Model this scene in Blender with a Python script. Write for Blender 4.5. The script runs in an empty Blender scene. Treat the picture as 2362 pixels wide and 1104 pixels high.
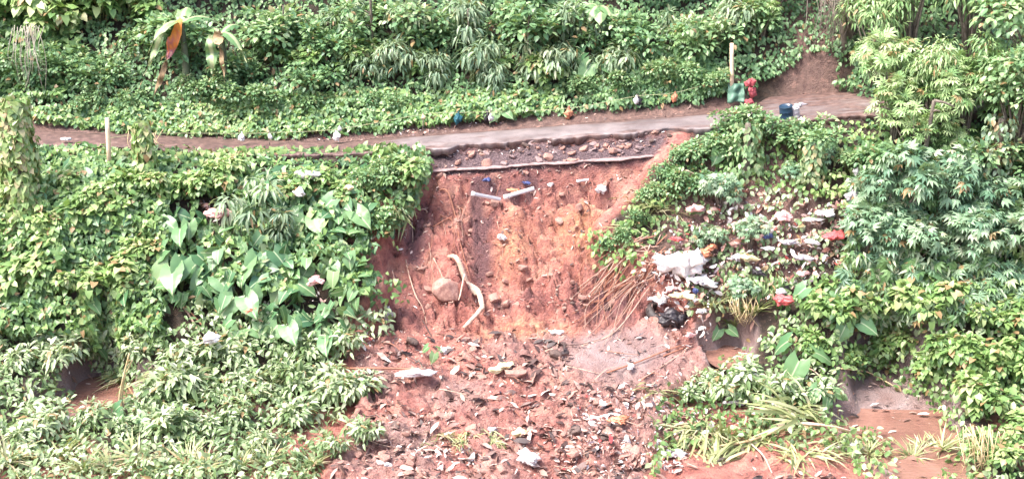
import bpy, math, random
import numpy as np
from mathutils import Vector, Matrix

# ------------------------------------------------------------------ camera, sky, sun
SC = bpy.context.scene
COL = SC.collection
PITCH = math.radians(18.0)
FPX = 3430.0                      # focal length in pixels of the 2362 px wide photograph
CAM = np.array([0.0, -36.8, 9.49])
cd = bpy.data.cameras.new("camera")
cam = bpy.data.objects.new("camera", cd)
COL.objects.link(cam)
cam.location = CAM
cam.rotation_euler = (math.pi/2 - PITCH, 0, 0)
cd.sensor_width = 36.0
cd.lens = 36.0 * FPX / 2362.0
cd.clip_end = 2000
SC.camera = cam

SUN_EL, SUN_AZ = math.radians(60), math.radians(243)   # azimuth clockwise from +Y
W = bpy.data.worlds.new("World"); SC.world = W; W.use_nodes = True
nt = W.node_tree
bg = nt.nodes["Background"]
sky = nt.nodes.new("ShaderNodeTexSky")
sky.sky_type = 'NISHITA'; sky.sun_disc = False
sky.sun_elevation = SUN_EL; sky.sun_rotation = SUN_AZ
sky.dust_density = 4.0; sky.air_density = 1.0; sky.ozone_density = 0.6
nt.links.new(sky.outputs[0], bg.inputs[0]); bg.inputs[1].default_value = 0.15
sd = bpy.data.lights.new("sun", 'SUN'); sd.energy = 2.0; sd.angle = math.radians(18); sd.color = (1.0, 0.97, 0.92)
so = bpy.data.objects.new("sun", sd); COL.objects.link(so)
sdir = Vector((math.sin(SUN_AZ)*math.cos(SUN_EL), math.cos(SUN_AZ)*math.cos(SUN_EL), math.sin(SUN_EL)))
so.rotation_euler = sdir.to_track_quat('Z', 'Y').to_euler()
so.location = (0, -10, 30)
SC.view_settings.view_transform = 'Standard'; SC.view_settings.look = 'None'
SC.view_settings.exposure = 1.88; SC.view_settings.gamma = 1.0
SC.cycles.max_bounces = 6; SC.cycles.transparent_max_bounces = 4
SC.cycles.use_denoising = True

rng = np.random.default_rng(11)
random.seed(5)

# ------------------------------------------------------------------ noise
def _h(ix, iy, s):
    n = (ix.astype(np.int64)*374761393 + iy.astype(np.int64)*668265263 + s*982451653) & 0xffffffff
    n = ((n ^ (n >> 13)) * 1274126177) & 0xffffffff
    n = n ^ (n >> 16)
    return (n & 0xffffff) / float(0xffffff)
def vn(x, y, s=0):
    x = np.asarray(x, float); y = np.asarray(y, float)
    ix = np.floor(x); iy = np.floor(y); fx = x-ix; fy = y-iy
    ux = fx*fx*(3-2*fx); uy = fy*fy*(3-2*fy)
    a = _h(ix, iy, s); b = _h(ix+1, iy, s); c = _h(ix, iy+1, s); d = _h(ix+1, iy+1, s)
    return (a*(1-ux)+b*ux)*(1-uy) + (c*(1-ux)+d*ux)*uy
def fbm(x, y, o=4, s=0, g=0.5):
    r = 0; a = 1; t = 0
    for k in range(o):
        r = r + a*(vn(x*2**k+k*17.3, y*2**k-k*9.1, s+k)-0.5); t += a; a *= g
    return r/t*2
def billow(x, y, o=4, s=0, g=0.5):
    r = 0; a = 1; t = 0
    for k in range(o):
        r = r + a*np.abs(vn(x*2**k+k*7.7, y*2**k+k*3.3, s+k)*2-1); t += a; a *= g
    return r/t
def cells(x, y, s=0):
    """jittered cell pattern: per-cell random value and distance to the cell border"""
    x = np.asarray(x, float); y = np.asarray(y, float)
    ix = np.floor(x); iy = np.floor(y); f1 = np.full(x.shape, 9.); f2 = f1.copy(); val = np.zeros(x.shape)
    for a in (-1, 0, 1):
        for b in (-1, 0, 1):
            cx = ix+a; cy = iy+b; d = np.hypot(cx+_h(cx, cy, s)-x, cy+_h(cx, cy, s+1)-y)
            v = _h(cx, cy, s+2); nearer = d < f1
            f2 = np.where(nearer, f1, np.minimum(f2, d)); val = np.where(nearer, v, val); f1 = np.where(nearer, d, f1)
    return val, f2-f1
def sst(a, b, x):
    t = np.clip((x-a)/(b-a), 0, 1); return t*t*(3-2*t)

# ------------------------------------------------------------------ ray helpers
def ray(px, py):
    dx = (np.asarray(px, float)-1181.0)/FPX; dy = (552.0-np.asarray(py, float))/FPX
    c, s = math.cos(PITCH), math.sin(PITCH)
    return dx, c + dy*s, -s + dy*c          # x, y, z components
def ray_y(px, py, y):
    dx, dy, dz = ray(px, py); t = (y-CAM[1])/dy
    return np.array([dx*t, y+0*t, CAM[2]+dz*t])
def proj(x, y, z):
    c, s = math.cos(PITCH), math.sin(PITCH)
    ry = y-CAM[1]; rz = z-CAM[2]
    d = ry*c - rz*s; u = ry*s + rz*c
    return 1181+FPX*x/d, 552-FPX*u/d

# ------------------------------------------------------------------ terrain
VEG_Y = [-90, -60, -40, -34, -28, -20, -14, -9, -7, -5.4, -4.3, -2.6, -1.2, -.35, -.05]
VEG_Z = [12, 8, 6.2, 3.0, -2., -5.2, -5.3, -5.0, -4.9, -4.65, -4.15, -2.6, -.95, -.2, -.06]
SCR_Y = [-90, -60, -40, -34, -28, -20, -14, -9, -6.2, -4.2, -3.1, -2.2, -1.15, -.62, -.50, -.46, -.2, -.03]
SCR_Z = [12, 8, 6.2, 3.0, -2., -5.2, -5.3, -4.85, -4.4, -3.95, -3.58, -2.75, -1.55, -.62, -.50, -.40, -.22, -.10]
def solve_y(px, py, Y, Z):
    ys = np.linspace(-10, 0, 1500); zs = np.interp(ys, Y, Z)
    _, pp = proj(0*ys, ys, zs)
    i = np.argmin(np.abs(pp-py)); d = (ys[i]-CAM[1])*math.cos(PITCH)-(zs[i]-CAM[2])*math.sin(PITCH)
    return ys[i], (px-1181)*d/FPX
_L = [(968, 360), (985, 400), (965, 440), (930, 500), (890, 560), (862, 620), (895, 700), (890, 745), (800, 800), (830, 900), (795, 960), (740, 1090)]
_R = [(1560, 335), (1525, 385), (1490, 430), (1440, 500), (1370, 575), (1420, 640), (1500, 700), (1600, 760), (1660, 830), (1560, 900), (1530, 980), (1500, 1090)]
LB = sorted(solve_y(a, b, SCR_Y, SCR_Z) for a, b in _L)
RB = sorted(solve_y(a, b, SCR_Y, SCR_Z) for a, b in _R)
def scar_mask(x, y, g=0.):
    xl = np.interp(y, [p[0] for p in LB], [p[1] for p in LB]) + 0.22*fbm(y*2.1, x*.7, 3, 5)
    xr = np.interp(y, [p[0] for p in RB], [p[1] for p in RB]) + 0.22*fbm(y*2.3, x*.7, 3, 9)
    m = sst(-.12, .22, x-xl+g)*sst(-.12, .3, xr-x+g)
    return m*(1-sst(-.06, 0.02, y))*sst(-22, -12, y)
def road_z(x):
    return np.interp(x, [-40, -14, -10.5, -7, -4.5, -2.2, 4.2, 9, 12, 40], [-.3, .1, .02, -.17, -.2, -.02, .46, .85, .95, .6])
POOLS = [(-9.75, -4.55, 1.0, 1.35, -4.93), (8.85, -6.1, 1.25, 2.5, -4.93), (5.15, -4.0, .55, .8, -4.30)]
def pool_f(x, y, i):
    cx, cy, rx, ry, lv = POOLS[i]
    a = np.arctan2(y-cy, x-cx)
    r = np.sqrt(((x-cx)/rx)**2+((y-cy)/ry)**2) + .16*np.sin(3*a+i)+.1*np.sin(5*a+2*i)
    return r
def H(x, y, detail=True):
    x = np.asarray(x, float); y = np.asarray(y, float)
    s = scar_mask(x, y)
    yy = y + 0.35*fbm(x*.35, y*.2+3, 2, 31)*sst(.2, -2, y)
    zv = np.interp(yy, VEG_Y, VEG_Z)
    side = sst(3, 9, np.abs(x-1))*sst(-.3, -2, y)*sst(-9, -5, y)
    zv = zv + .18*side + .28*fbm(x*.8, y*.8, 4, 2)*sst(-.1, -1.2, y)
    zs = np.interp(y, SCR_Y, SCR_Z)
    face = sst(-.55, -.75, y)*sst(-3.6, -2.9, y)
    fan = sst(-2.9, -3.5, y)
    zs = zs + face*(.20*fbm(x*1.3, y*1.1, 4, 40) + .16*(billow(x*3.1, y*2.6, 3, 44)-.5) + .09*(billow(x*8, y*8, 2, 45)-.5)
                    + .04*(fbm(x*5, y*.8, 2, 47)))
    st = zs*2.6 + 1.4*fbm(x*.9, y*.9, 2, 49); fr = st-np.floor(st)
    zs = zs + face*.11*(sst(.55, 1., fr)-fr)
    wx = x+.25*fbm(x*2, y*2, 2, 150); wy = y+.25*fbm(x*2, y*2, 2, 152)
    if detail:
        v1, e1 = cells(wx*1.5, wy*2.8, 160); v2, e2 = cells(wx*4.0, wy*7.4, 165); v3, e3 = cells(wx*9, wy*15, 170)
        bl = sst(-.25, .35, fbm(x*.7+5, y*.9, 3, 175)+.1)
        zs = zs + face*((.48*(v1-.5)-.16*np.exp(-(e1/.07)**2)) + (.35+bl)*(.30*(v2-.5)-.13*np.exp(-(e2/.09)**2)) + bl*.11*(v3-.5))
        f2_ = fan*(1-np.exp(-(((x-2.55)/1.25)**2+((y+4.3)/.85)**2)**2))
        zs = zs + f2_*((.18*(v1-.5)) + .22*(v2-.5)*sst(-.2, .3, fbm(x, y, 2, 177)) + .11*(v3-.5))
    for (qx, qy, rx_, ry_, am) in ((.45, -.76, .6, .16, -.5), (-1.2, -.9, .5, .2, -.22), (1.9, -.85, .6, .2, -.35), (-.75, -1.45, .35, .5, -.28), (.0, -1.25, .45, .16, .22), (.15, -1.75, .4, .18, .25), (1.75, -1.35, .55, .2, .22), (1.2, -2.5, .7, .16, .2), (-.2, -2.65, .5, .14, .22), (.9, -2.95, .9, .12, .15)):
        zs = zs + face*am*np.exp(-(((x-qx)/rx_)**2+((y-qy+.12*np.sin(x*6))/ry_)**2))
    pooly = np.exp(-(((x-2.55)/1.15)**2+((y+4.3)/.75)**2)**2)        # smooth silt pan at the foot
    lump = fan*(.16*fbm(x*1.1, y*1.1, 3, 50) + .13*(billow(x*3.3, y*4.4, 3, 52)-.5) + .06*(billow(x*9, y*13, 2, 55)-.5))
    zs = zs + lump*(1-.93*pooly)
    brk = sst(-.62, -.5, y)*(1-sst(-.06, .0, y))
    zs = zs + brk*(.17*(billow(x*5, y*6, 3, 60)-.5)+.12*fbm(x*1.3, y, 3, 61))
    cav = np.exp(-(((x+1.45)/.42)**2+((y+2.35)/.3)**2)); zs = zs + .25*cav       # soil boulder bulging from the face
    z = zv*(1-s) + zs*s
    for i, p in enumerate(POOLS):
        r = pool_f(x, y, i)
        z = np.where(r < 1.5, z*sst(.92, 1.28, r)+(1-sst(.92, 1.28, r))*np.minimum(z, p[4]-.12), z)
    lift = road_z(x)*np.interp(y, [-6, -.7, 0], [0, .92, 1.])
    # road bench and hill behind
    bench = sst(-.05, .0, y)
    hz = np.interp(y, [0, 1.65, 2.1, 4.7, 8, 22, 60, 200], [-.055, -.055, .28, 2.3, 5.4, 16, 30, 32])
    path = np.exp(-(((x-8.2)/.6)**2))*sst(1.6, 2.0, y)*(1-sst(6, 7, y))
    hz = hz - (hz+.055)*(1-sst(2.5, 3.2, y))*sst(6.0, 6.6, x)*(1-sst(9, 10, x))
    hz = hz + (.22*fbm(x*.7, y*.7, 3, 70)+.1*fbm(x*3, y*3, 2, 73))*sst(2.4, 3.4, y)*(1-.6*path) + .5*sst(6,20,y)*fbm(x*.15,y*.15,3,77)*4
    verge = sst(1.25, 1.45, y); hz = hz + .06*verge*(1+fbm(x*4, y*4, 2, 78))*(1-sst(1.65, 1.9, y))
    z = np.where(y > 0, hz, z)
    return z + lift

def axis(dense_a, dense_b, step, lo, hi, n):
    d = np.arange(dense_a, dense_b, step)
    a = dense_a - (np.linspace(0, 1, n)[1:]**2.2)[::-1]*(dense_a-lo)
    b = dense_b + (np.linspace(0, 1, n)**2.2)*(hi-dense_b)
    return np.concatenate([a, d, b])

def mesh_np(name, V, F, mat=None, attrs=None, smooth=True):
    V = np.ascontiguousarray(V, np.float32); F = np.ascontiguousarray(F, np.int32)
    me = bpy.data.meshes.new(name)
    k = F.shape[1]
    me.vertices.add(len(V)); me.vertices.foreach_set("co", V.ravel())
    me.loops.add(F.size); me.loops.foreach_set("vertex_index", F.ravel())
    me.polygons.add(len(F))
    me.polygons.foreach_set("loop_start", np.arange(0, F.size, k, dtype=np.int32))
    me.polygons.foreach_set("loop_total", np.full(len(F), k, np.int32))
    me.update(calc_edges=True)
    if smooth: me.polygons.foreach_set("use_smooth", np.ones(len(F), bool))
    for an, av in (attrs or {}).items():
        a = me.attributes.new(an, 'FLOAT', 'POINT'); a.data.foreach_set("value", np.ascontiguousarray(av, np.float32))
    if mat: me.materials.append(mat)
    return me
def link(name, me, parent=None, loc=None):
    o = bpy.data.objects.new(name, me); COL.objects.link(o)
    if parent is not None: o.parent = parent
    if loc is not None: o.location = loc
    return o
def tag(o, label=None, cat=None, group=None, kind=None):
    if label: o["label"] = label
    if cat: o["category"] = cat
    if group: o["group"] = group
    if kind: o["kind"] = kind
    return o
def empty(name, loc):
    o = bpy.data.objects.new(name, None); COL.objects.link(o); o.location = loc; o.empty_display_size = .1
    return o

# ------------------------------------------------------------------ materials
def new_mat(name):
    m = bpy.data.materials.new(name); m.use_nodes = True
    n = m.node_tree.nodes; l = m.node_tree.links
    return m, n, l, n["Principled BSDF"]
def ramp(n, stops):
    r = n.new("ShaderNodeValToRGB"); e = r.color_ramp.elements
    while len(e) > 1: e.remove(e[0])
    e[0].position = stops[0][0]; e[0].color = (*stops[0][1], 1)
    for p, c in stops[1:]:
        q = e.new(p); q.color = (*c, 1)
    return r
def noise(n, l, scale, detail=5, rough=.6, vec=None, dist=0):
    t = n.new("ShaderNodeTexNoise"); t.inputs["Scale"].default_value = scale
    t.inputs["Detail"].default_value = detail; t.inputs["Roughness"].default_value = rough; t.inputs["Distortion"].default_value = dist
    if vec: l.new(vec, t.inputs["Vector"])
    return t
def mixc(n, l, f, a, b, mode='MIX'):
    m = n.new("ShaderNodeMix"); m.data_type = 'RGBA'; m.blend_type = mode
    for s, v in ((0, f), (6, a), (7, b)):
        if isinstance(v, (int, float)): m.inputs[s].default_value = v
        elif isinstance(v, tuple): m.inputs[s].default_value = (*v, 1)
        else: l.new(v, m.inputs[s])
    return m.outputs[2]
def leaf_mat(name, stops, rough=.42, transl=.28, midrib=None, spec=.5):
    if 'banana' not in name and 'dry' not in name and not midrib: stops = [(p*.93, c) for p, c in stops]+[(.985, (.34, .22, .11))]
    m, n, l, b = new_mat(name)
    at = n.new("ShaderNodeAttribute"); at.attribute_name = "tint"
    oi = n.new("ShaderNodeObjectInfo")
    ad = n.new("ShaderNodeMath"); ad.operation = 'MULTIPLY_ADD'; l.new(oi.outputs["Random"], ad.inputs[0]); ad.inputs[1].default_value = .22
    l.new(at.outputs["Fac"], ad.inputs[2])
    s2 = n.new("ShaderNodeMath"); s2.operation = 'SUBTRACT'; l.new(ad.outputs[0], s2.inputs[0]); s2.inputs[1].default_value = .11
    r = ramp(n, stops); l.new(s2.outputs[0], r.inputs[0]); c = r.outputs[0]
    if midrib:
        a2 = n.new("ShaderNodeAttribute"); a2.attribute_name = "lx"
        ab = n.new("ShaderNodeMath"); ab.operation = 'ABSOLUTE'; l.new(a2.outputs["Fac"], ab.inputs[0])
        mr = n.new("ShaderNodeMapRange"); l.new(ab.outputs[0], mr.inputs[0]); mr.inputs[1].default_value = .015; mr.inputs[2].default_value = .035
        mr.inputs[3].default_value = 1; mr.inputs[4].default_value = 0
        c = mixc(n, l, mr.outputs[0], c, midrib)
    l.new(c, b.inputs["Base Color"]); b.inputs["Roughness"].default_value = rough
    b.inputs["Specular IOR Level"].default_value = spec
    tr = n.new("ShaderNodeBsdfTranslucent"); g = mixc(n, l, .5, c, (.30, .42, .06), 'MIX'); l.new(g, tr.inputs[0])
    mx = n.new("ShaderNodeMixShader"); mx.inputs[0].default_value = transl
    l.new(b.outputs[0], mx.inputs[1]); l.new(tr.outputs[0], mx.inputs[2])
    l.new(mx.outputs[0], n["Material Output"].inputs[0])
    return m
def plain_mat(name, c1, c2, rough=.6, scale=8, bump=.3, spec=.4):
    m, n, l, b = new_mat(name)
    tc = n.new("ShaderNodeTexCoord")
    t = noise(n, l, scale, 6, .65, tc.outputs["Object"])
    r = ramp(n, [(.3, c1), (.7, c2)]); l.new(t.outputs[0], r.inputs[0]); l.new(r.outputs[0], b.inputs["Base Color"])
    b.inputs["Roughness"].default_value = rough; b.inputs["Specular IOR Level"].default_value = spec
    if bump:
        t2 = noise(n, l, scale*4, 4, .6, tc.outputs["Object"]); bp = n.new("ShaderNodeBump"); bp.inputs["Strength"].default_value = bump; bp.inputs["Distance"].default_value = .02
        l.new(t2.outputs[0], bp.inputs["Height"]); l.new(bp.outputs[0], b.inputs["Normal"])
    return m
def tint_mat(name, stops, rough=.6, spec=.4, const=True):
    m, n, l, b = new_mat(name)
    at = n.new("ShaderNodeAttribute"); at.attribute_name = "tint"
    r = ramp(n, stops); r.color_ramp.interpolation = 'CONSTANT' if const else 'LINEAR'
    l.new(at.outputs["Fac"], r.inputs[0])
    tc = n.new("ShaderNodeTexCoord"); t = noise(n, l, 14, 4, .6, tc.outputs["Object"])
    r2 = ramp(n, [(.3, (.72, .66, .62)), (.65, (1, 1, 1))]); l.new(t.outputs[0], r2.inputs[0])
    l.new(mixc(n, l, 1.0, r.outputs[0], r2.outputs[0], 'MULTIPLY'), b.inputs["Base Color"])
    b.inputs["Roughness"].default_value = rough; b.inputs["Specular IOR Level"].default_value = spec
    return m

M = {}
M['creeper'] = leaf_mat("creeper_leaf", [(0, (.045, .10, .040)), (.3, (.11, .21, .065)), (.6, (.24, .37, .12)), (.85, (.42, .50, .22)), (1, (.46, .40, .22))])
M['under'] = leaf_mat("undergrowth_leaf", [(0, (.045, .105, .055)), (.35, (.11, .22, .095)), (.7, (.24, .37, .17)), (1, (.45, .50, .28))])
M['pale'] = leaf_mat("pale_leaf", [(0, (.07, .12, .05)), (.35, (.18, .27, .11)), (.7, (.42, .50, .30)), (1, (.62, .62, .46))], rough=.38)
M['lance'] = leaf_mat("long_leaf", [(0, (.055, .105, .075)), (.35, (.13, .21, .125)), (.7, (.27, .35, .21)), (1, (.48, .50, .34))])
M['bright'] = leaf_mat("bright_palmate_leaf", [(0, (.07, .15, .06)), (.4, (.17, .30, .11)), (.75, (.34, .46, .20)), (1, (.52, .56, .34))])
M['teal'] = leaf_mat("blue_green_palmate_leaf", [(0, (.045, .105, .07)), (.35, (.12, .23, .14)), (.7, (.25, .37, .22)), (1, (.46, .52, .38))])
M['taro'] = leaf_mat("elephant_ear_leaf", [(0, (.035, .10, .05)), (.4, (.085, .19, .085)), (.75, (.17, .29, .12)), (1, (.34, .40, .20))], rough=.36, transl=.22, midrib=(.40, .48, .28))
M['grass'] = leaf_mat("grass_blade", [(0, (.12, .15, .06)), (.35, (.28, .31, .13)), (.7, (.48, .47, .26)), (1, (.60, .50, .36))], rough=.5)
M['dry'] = leaf_mat("dry_leaf", [(0, (.10, .06, .03)), (.5, (.28, .18, .09)), (1, (.50, .36, .22))], rough=.7, transl=.1)
M['banana'] = leaf_mat("banana_leaf", [(0, (.07, .16, .06)), (.5, (.14, .26, .10)), (1, (.26, .36, .16))], rough=.4, midrib=(.42, .46, .25))
M['orange'] = leaf_mat("dying_banana_leaf", [(0, (.70, .36, .08)), (.35, (.72, .24, .04)), (.6, (.55, .14, .06)), (.8, (.30, .09, .14)), (1, (.50, .30, .18))], rough=.6)
M['stem'] = plain_mat("green_stem", (.10, .13, .05), (.22, .24, .10), .6, 6)
M['wood'] = plain_mat("grey_bark", (.09, .07, .055), (.24, .20, .16), .85, 7, .6)
M['root'] = plain_mat("muddy_root", (.28, .16, .12), (.52, .36, .28), .7, 6, .4)
M['palewood'] = plain_mat("barkless_pale_wood", (.40, .22, .15), (.72, .57, .45), .65, 9, .6)
M['redwood'] = plain_mat("red_mud_root", (.26, .09, .055), (.42, .20, .13), .7, 6, .4)
M['straw'] = plain_mat("dry_straw", (.40, .28, .14), (.62, .50, .30), .7, 6, .2)
M['whitebag'] = plain_mat("white_plastic", (.50, .43, .41), (.86, .84, .83), .4, 2.2, .5)
M['redbag'] = plain_mat("red_plastic", (.42, .04, .05), (.68, .18, .17), .35, 5, .3)
M['pinkbag'] = plain_mat("pink_plastic", (.70, .30, .30), (.85, .58, .52), .4, 5, .3)
M['bluebag'] = plain_mat("blue_plastic", (.02, .03, .10), (.08, .10, .24), .35, 5, .3)
M['orangebag'] = plain_mat("orange_plastic", (.42, .12, .06), (.66, .30, .18), .4, 5, .3)
M['blackbag'] = plain_mat("black_plastic", (.012, .010, .012), (.05, .04, .045), .3, 5, .4)
M['greybag'] = plain_mat("grey_plastic", (.32, .29, .33), (.55, .50, .50), .45, 5, .3)
M['tealbag'] = plain_mat("teal_plastic", (.01, .06, .08), (.03, .15, .18), .4, 5, .3)
M['yellowbag'] = plain_mat("cream_plastic", (.62, .50, .25), (.80, .70, .45), .4, 5, .3)
M['pipe'] = plain_mat("white_pipe", (.66, .60, .57), (.90, .89, .88), .35, 2, .05)
M['post'] = plain_mat("bare_timber", (.62, .42, .28), (.85, .68, .50), .7, 5, .3)
M['rope'] = plain_mat("yellowed_rope", (.28, .27, .14), (.42, .42, .26), .7, 20, .2)
M['tyre'] = plain_mat("rubber", (.02, .016, .018), (.07, .055, .05), .55, 8, .3)
M['greensheet'] = plain_mat("green_sheet", (.05, .12, .085), (.10, .19, .13), .5, 3, .2)
M['redcloth'] = plain_mat("red_cloth", (.28, .03, .045), (.50, .13, .14), .8, 9, .3)
M['rock'] = plain_mat("muddy_rock", (.22, .10, .08), (.50, .30, .24), .65, 5, .8)
M['darkrock'] = plain_mat("dark_rock", (.07, .045, .04), (.18, .12, .10), .6, 5, .8)
M['concrete'] = plain_mat("broken_concrete", (.17, .11, .105), (.36, .26, .25), .8, 6, .7)
M['litter'] = tint_mat("debris_chips", [(0, (.08, .045, .04)), (.09, (.20, .11, .09)), (.24, (.35, .21, .175)), (.42, (.46, .31, .265)), (.58, (.20, .135, .12)), (.67, (.62, .47, .41)), (.87, (.07, .05, .048)), (.93, (.36, .38, .20)), (.965, (.80, .76, .74))], .6)
M['scraps'] = tint_mat("rubbish_scraps", [(0, (.22, .10, .08)), (.2, (.52, .34, .30)), (.38, (.72, .66, .64)), (.58, (.85, .83, .82)), (.72, (.12, .09, .11)), (.8, (.60, .34, .28)), (.90, (.10, .12, .28)), (.915, (.55, .45, .28)), (.97, (.50, .09, .09))], .4)

def ground_material():
    m, n, l, b = new_mat("hill_soil")
    tc = n.new("ShaderNodeTexCoord"); v = tc.outputs["Object"]
    def attr(s):
        a = n.new("ShaderNodeAttribute"); a.attribute_name = s; return a.outputs["Fac"]
    n1 = noise(n, l, 1.6, 8, .62, v, .6); n2 = noise(n, l, 6.5, 7, .7, v, .3); n3 = noise(n, l, 24, 5, .7, v)
    red = ramp(n, [(.25, (.19, .065, .058)), (.40, (.36, .125, .098)), (.52, (.47, .19, .15)), (.64, (.60, .30, .22)), (.8, (.30, .13, .125))]); l.new(n1.outputs[0], red.inputs[0])
    dk = ramp(n, [(.30, (.42, .34, .38)), (.48, (.95, .93, .94)), (.72, (1.25, 1.25, 1.15))]); l.new(n2.outputs[0], dk.inputs[0])
    redc = mixc(n, l, 1., red.outputs[0], dk.outputs[0], 'MULTIPLY')
    org = ramp(n, [(.42, (.42, .17, .11)), (.55, (.60, .28, .15)), (.66, (.74, .42, .24))]); l.new(n2.outputs[0], org.inputs[0])
    redc = mixc(n, l, attr("orange"), redc, org.outputs[0])
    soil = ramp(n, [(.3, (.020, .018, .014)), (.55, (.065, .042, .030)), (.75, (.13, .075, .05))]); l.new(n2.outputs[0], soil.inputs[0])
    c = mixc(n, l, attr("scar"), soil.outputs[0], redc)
    c = mixc(n, l, attr("stain_shade"), c, (.135, .062, .068))  # purple soil patches, plus overhang shade put into the colour
    tcol = ramp(n, [(.35, (.13, .065, .055)), (.65, (.38, .22, .19))]); l.new(n2.outputs[0], tcol.inputs[0])
    c = mixc(n, l, attr("trash"), c, tcol.outputs[0])
    fcol = ramp(n, [(.3, (.14, .08, .072)), (.5, (.34, .205, .18)), (.7, (.52, .37, .33))]); l.new(n2.outputs[0], fcol.inputs[0])
    c = mixc(n, l, attr("fan"), c, fcol.outputs[0])
    mud = ramp(n, [(.35, (.27, .17, .155)), (.65, (.37, .28, .27))]); l.new(n1.outputs[0], mud.inputs[0])
    c = mixc(n, l, attr("silt"), c, mud.outputs[0])
    base = ramp(n, [(.3, (.035, .021, .024)), (.5, (.13, .08, .085)), (.7, (.30, .21, .21))]); l.new(n3.outputs[0], base.inputs[0])
    c = mixc(n, l, attr("rubble"), c, base.outputs[0])
    vg = ramp(n, [(.3, (.09, .045, .04)), (.55, (.20, .12, .10)), (.75, (.36, .19, .15))]); l.new(n2.outputs[0], vg.inputs[0])
    c = mixc(n, l, attr("verge"), c, vg.outputs[0])
    l.new(c, b.inputs["Base Color"])
    rr = ramp(n, [(.3, (.38,)*3), (.7, (.8,)*3)]); l.new(n1.outputs[0], rr.inputs[0]); l.new(rr.outputs[0], b.inputs["Roughness"])
    bp = n.new("ShaderNodeBump"); bp.inputs["Strength"].default_value = 1.; bp.inputs["Distance"].default_value = .09
    vor = n.new("ShaderNodeTexVoronoi"); vor.inputs["Scale"].default_value = 9; vor.feature = 'DISTANCE_TO_EDGE'; l.new(v, vor.inputs["Vector"])
    vr = ramp(n, [(0, (0, 0, 0)), (.12, (1, 1, 1))]); l.new(vor.outputs["Distance"], vr.inputs[0])
    ad = n.new("ShaderNodeMath"); ad.operation = 'MULTIPLY_ADD'; l.new(vr.outputs[0], ad.inputs[0]); ad.inputs[1].default_value = .12; l.new(n3.outputs[0], ad.inputs[2])
    l.new(ad.outputs[0], bp.inputs["Height"]); l.new(bp.outputs[0], b.inputs["Normal"])
    return m
M['ground'] = ground_material()

# ------------------------------------------------------------------ ground mesh
xs = axis(-14.5, 14.5, .055, -150, 150, 26)
ya = np.arange(-10.2, -3.2, .05); yb = np.arange(-3.2, .0, .028); yc = np.arange(.0, 7, .08)
lo = -10.2 - (np.linspace(0, 1, 26)[1:]**2.2)[::-1]*(150); hi = 7+(np.linspace(0, 1, 24)**2.2)*150
ys = np.concatenate([lo, ya, yb, yc, hi])
X, Y = np.meshgrid(xs, ys)
Z = H(X, Y)
nx, ny = len(xs), len(ys)
ii = np.arange(nx*ny).reshape(ny, nx)
F = np.stack([ii[:-1, :-1], ii[:-1, 1:], ii[1:, 1:], ii[1:, :-1]], -1).reshape(-1, 4)
V = np.stack([X, Y, Z], -1).reshape(-1, 3)
sm = scar_mask(X, Y); smg = scar_mask(X, Y, .55)
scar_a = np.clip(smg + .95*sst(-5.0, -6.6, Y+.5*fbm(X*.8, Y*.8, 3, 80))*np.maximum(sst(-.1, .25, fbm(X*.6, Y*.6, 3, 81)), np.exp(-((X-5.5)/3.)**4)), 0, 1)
org_a = sm*np.clip(np.exp(-(((X-0)/.5)**2+((Y+1.75)/.4)**2)) + np.exp(-(((X-1.7)/.7)**2+((Y+1.5)/.5)**2)) + .9*np.exp(-(((X-.3)/1.3)**2+((Y+3.45)/.25)**2)), 0, 1)*.9
stain_shade_a = sm*np.clip(sum(a_*np.exp(-(((X-qx)/rx_)**2+((Y-qy)/ry_)**2)) for qx, qy, rx_, ry_, a_ in ((-.75, -1.4, .3, .75, .9), (-.4, -.8, 1.1, .16, .7), (.5, -.74, .6, .14, .9), (2.3, -.9, .8, .2, .6), (-2.4, -1.6, .45, .9, .7), (.2, -2.7, .5, .2, .6), (1.9, -2.8, .6, .3, .6), (-2.9, -3.0, .8, .5, .5), (2.9, -2.9, .8, .6, .4)))*(1.1+1.6*fbm(X*3.3, Y*3.3, 4, 190)), 0, .9)  # purple soil patches, also darkening the carved hollows below the ledge
stain_shade_a = np.maximum(stain_shade_a, sm*.55*sst(-.66, -.6, Y)*(1-sst(-.5, -.45, Y)))  # painted overhang shadow: dark strip right below the ledge
trash_a = np.exp(-(((X-5.6)/1.9)**2+((Y+1.9)/1.3)**2)**2)*(1-sm)
fan_a = sm*sst(-3.3, -4.0, Y)*np.clip(.42+.9*fbm(X*.9, Y*1.1, 4, 193), 0, .85)
silt_a = sm*np.exp(-0*X)*np.exp(-(((X-2.5)/1.35)**2+((Y+4.35)/.95)**2)**2)
for i in range(3): silt_a = np.maximum(silt_a, 1-sst(1.1, 1.5, pool_f(X, Y, i)))
rub_a = sm*sst(-.62, -.5, Y)
vrg_a = sst(-.02, .02, Y)*(1-sst(1.75, 2.1, Y+.25*fbm(X*2, Y, 2, 83)))
vrg_a = np.maximum(vrg_a, np.exp(-(((X-8.1)/.9)**2)**2)*sst(1.6, 1.9, Y)*(1-sst(4.8, 6, Y)))
me = mesh_np("hillside", V, F, M['ground'], dict(scar=scar_a.ravel(), orange=org_a.ravel(), silt=silt_a.ravel(), stain_shade=stain_shade_a.ravel(), trash=trash_a.ravel(), fan=fan_a.ravel(), rubble=rub_a.ravel(), verge=vrg_a.ravel()))
tag(link("hillside", me), kind="structure", label="red clay hillside with a fresh landslide scar and muddy debris fan")

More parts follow.
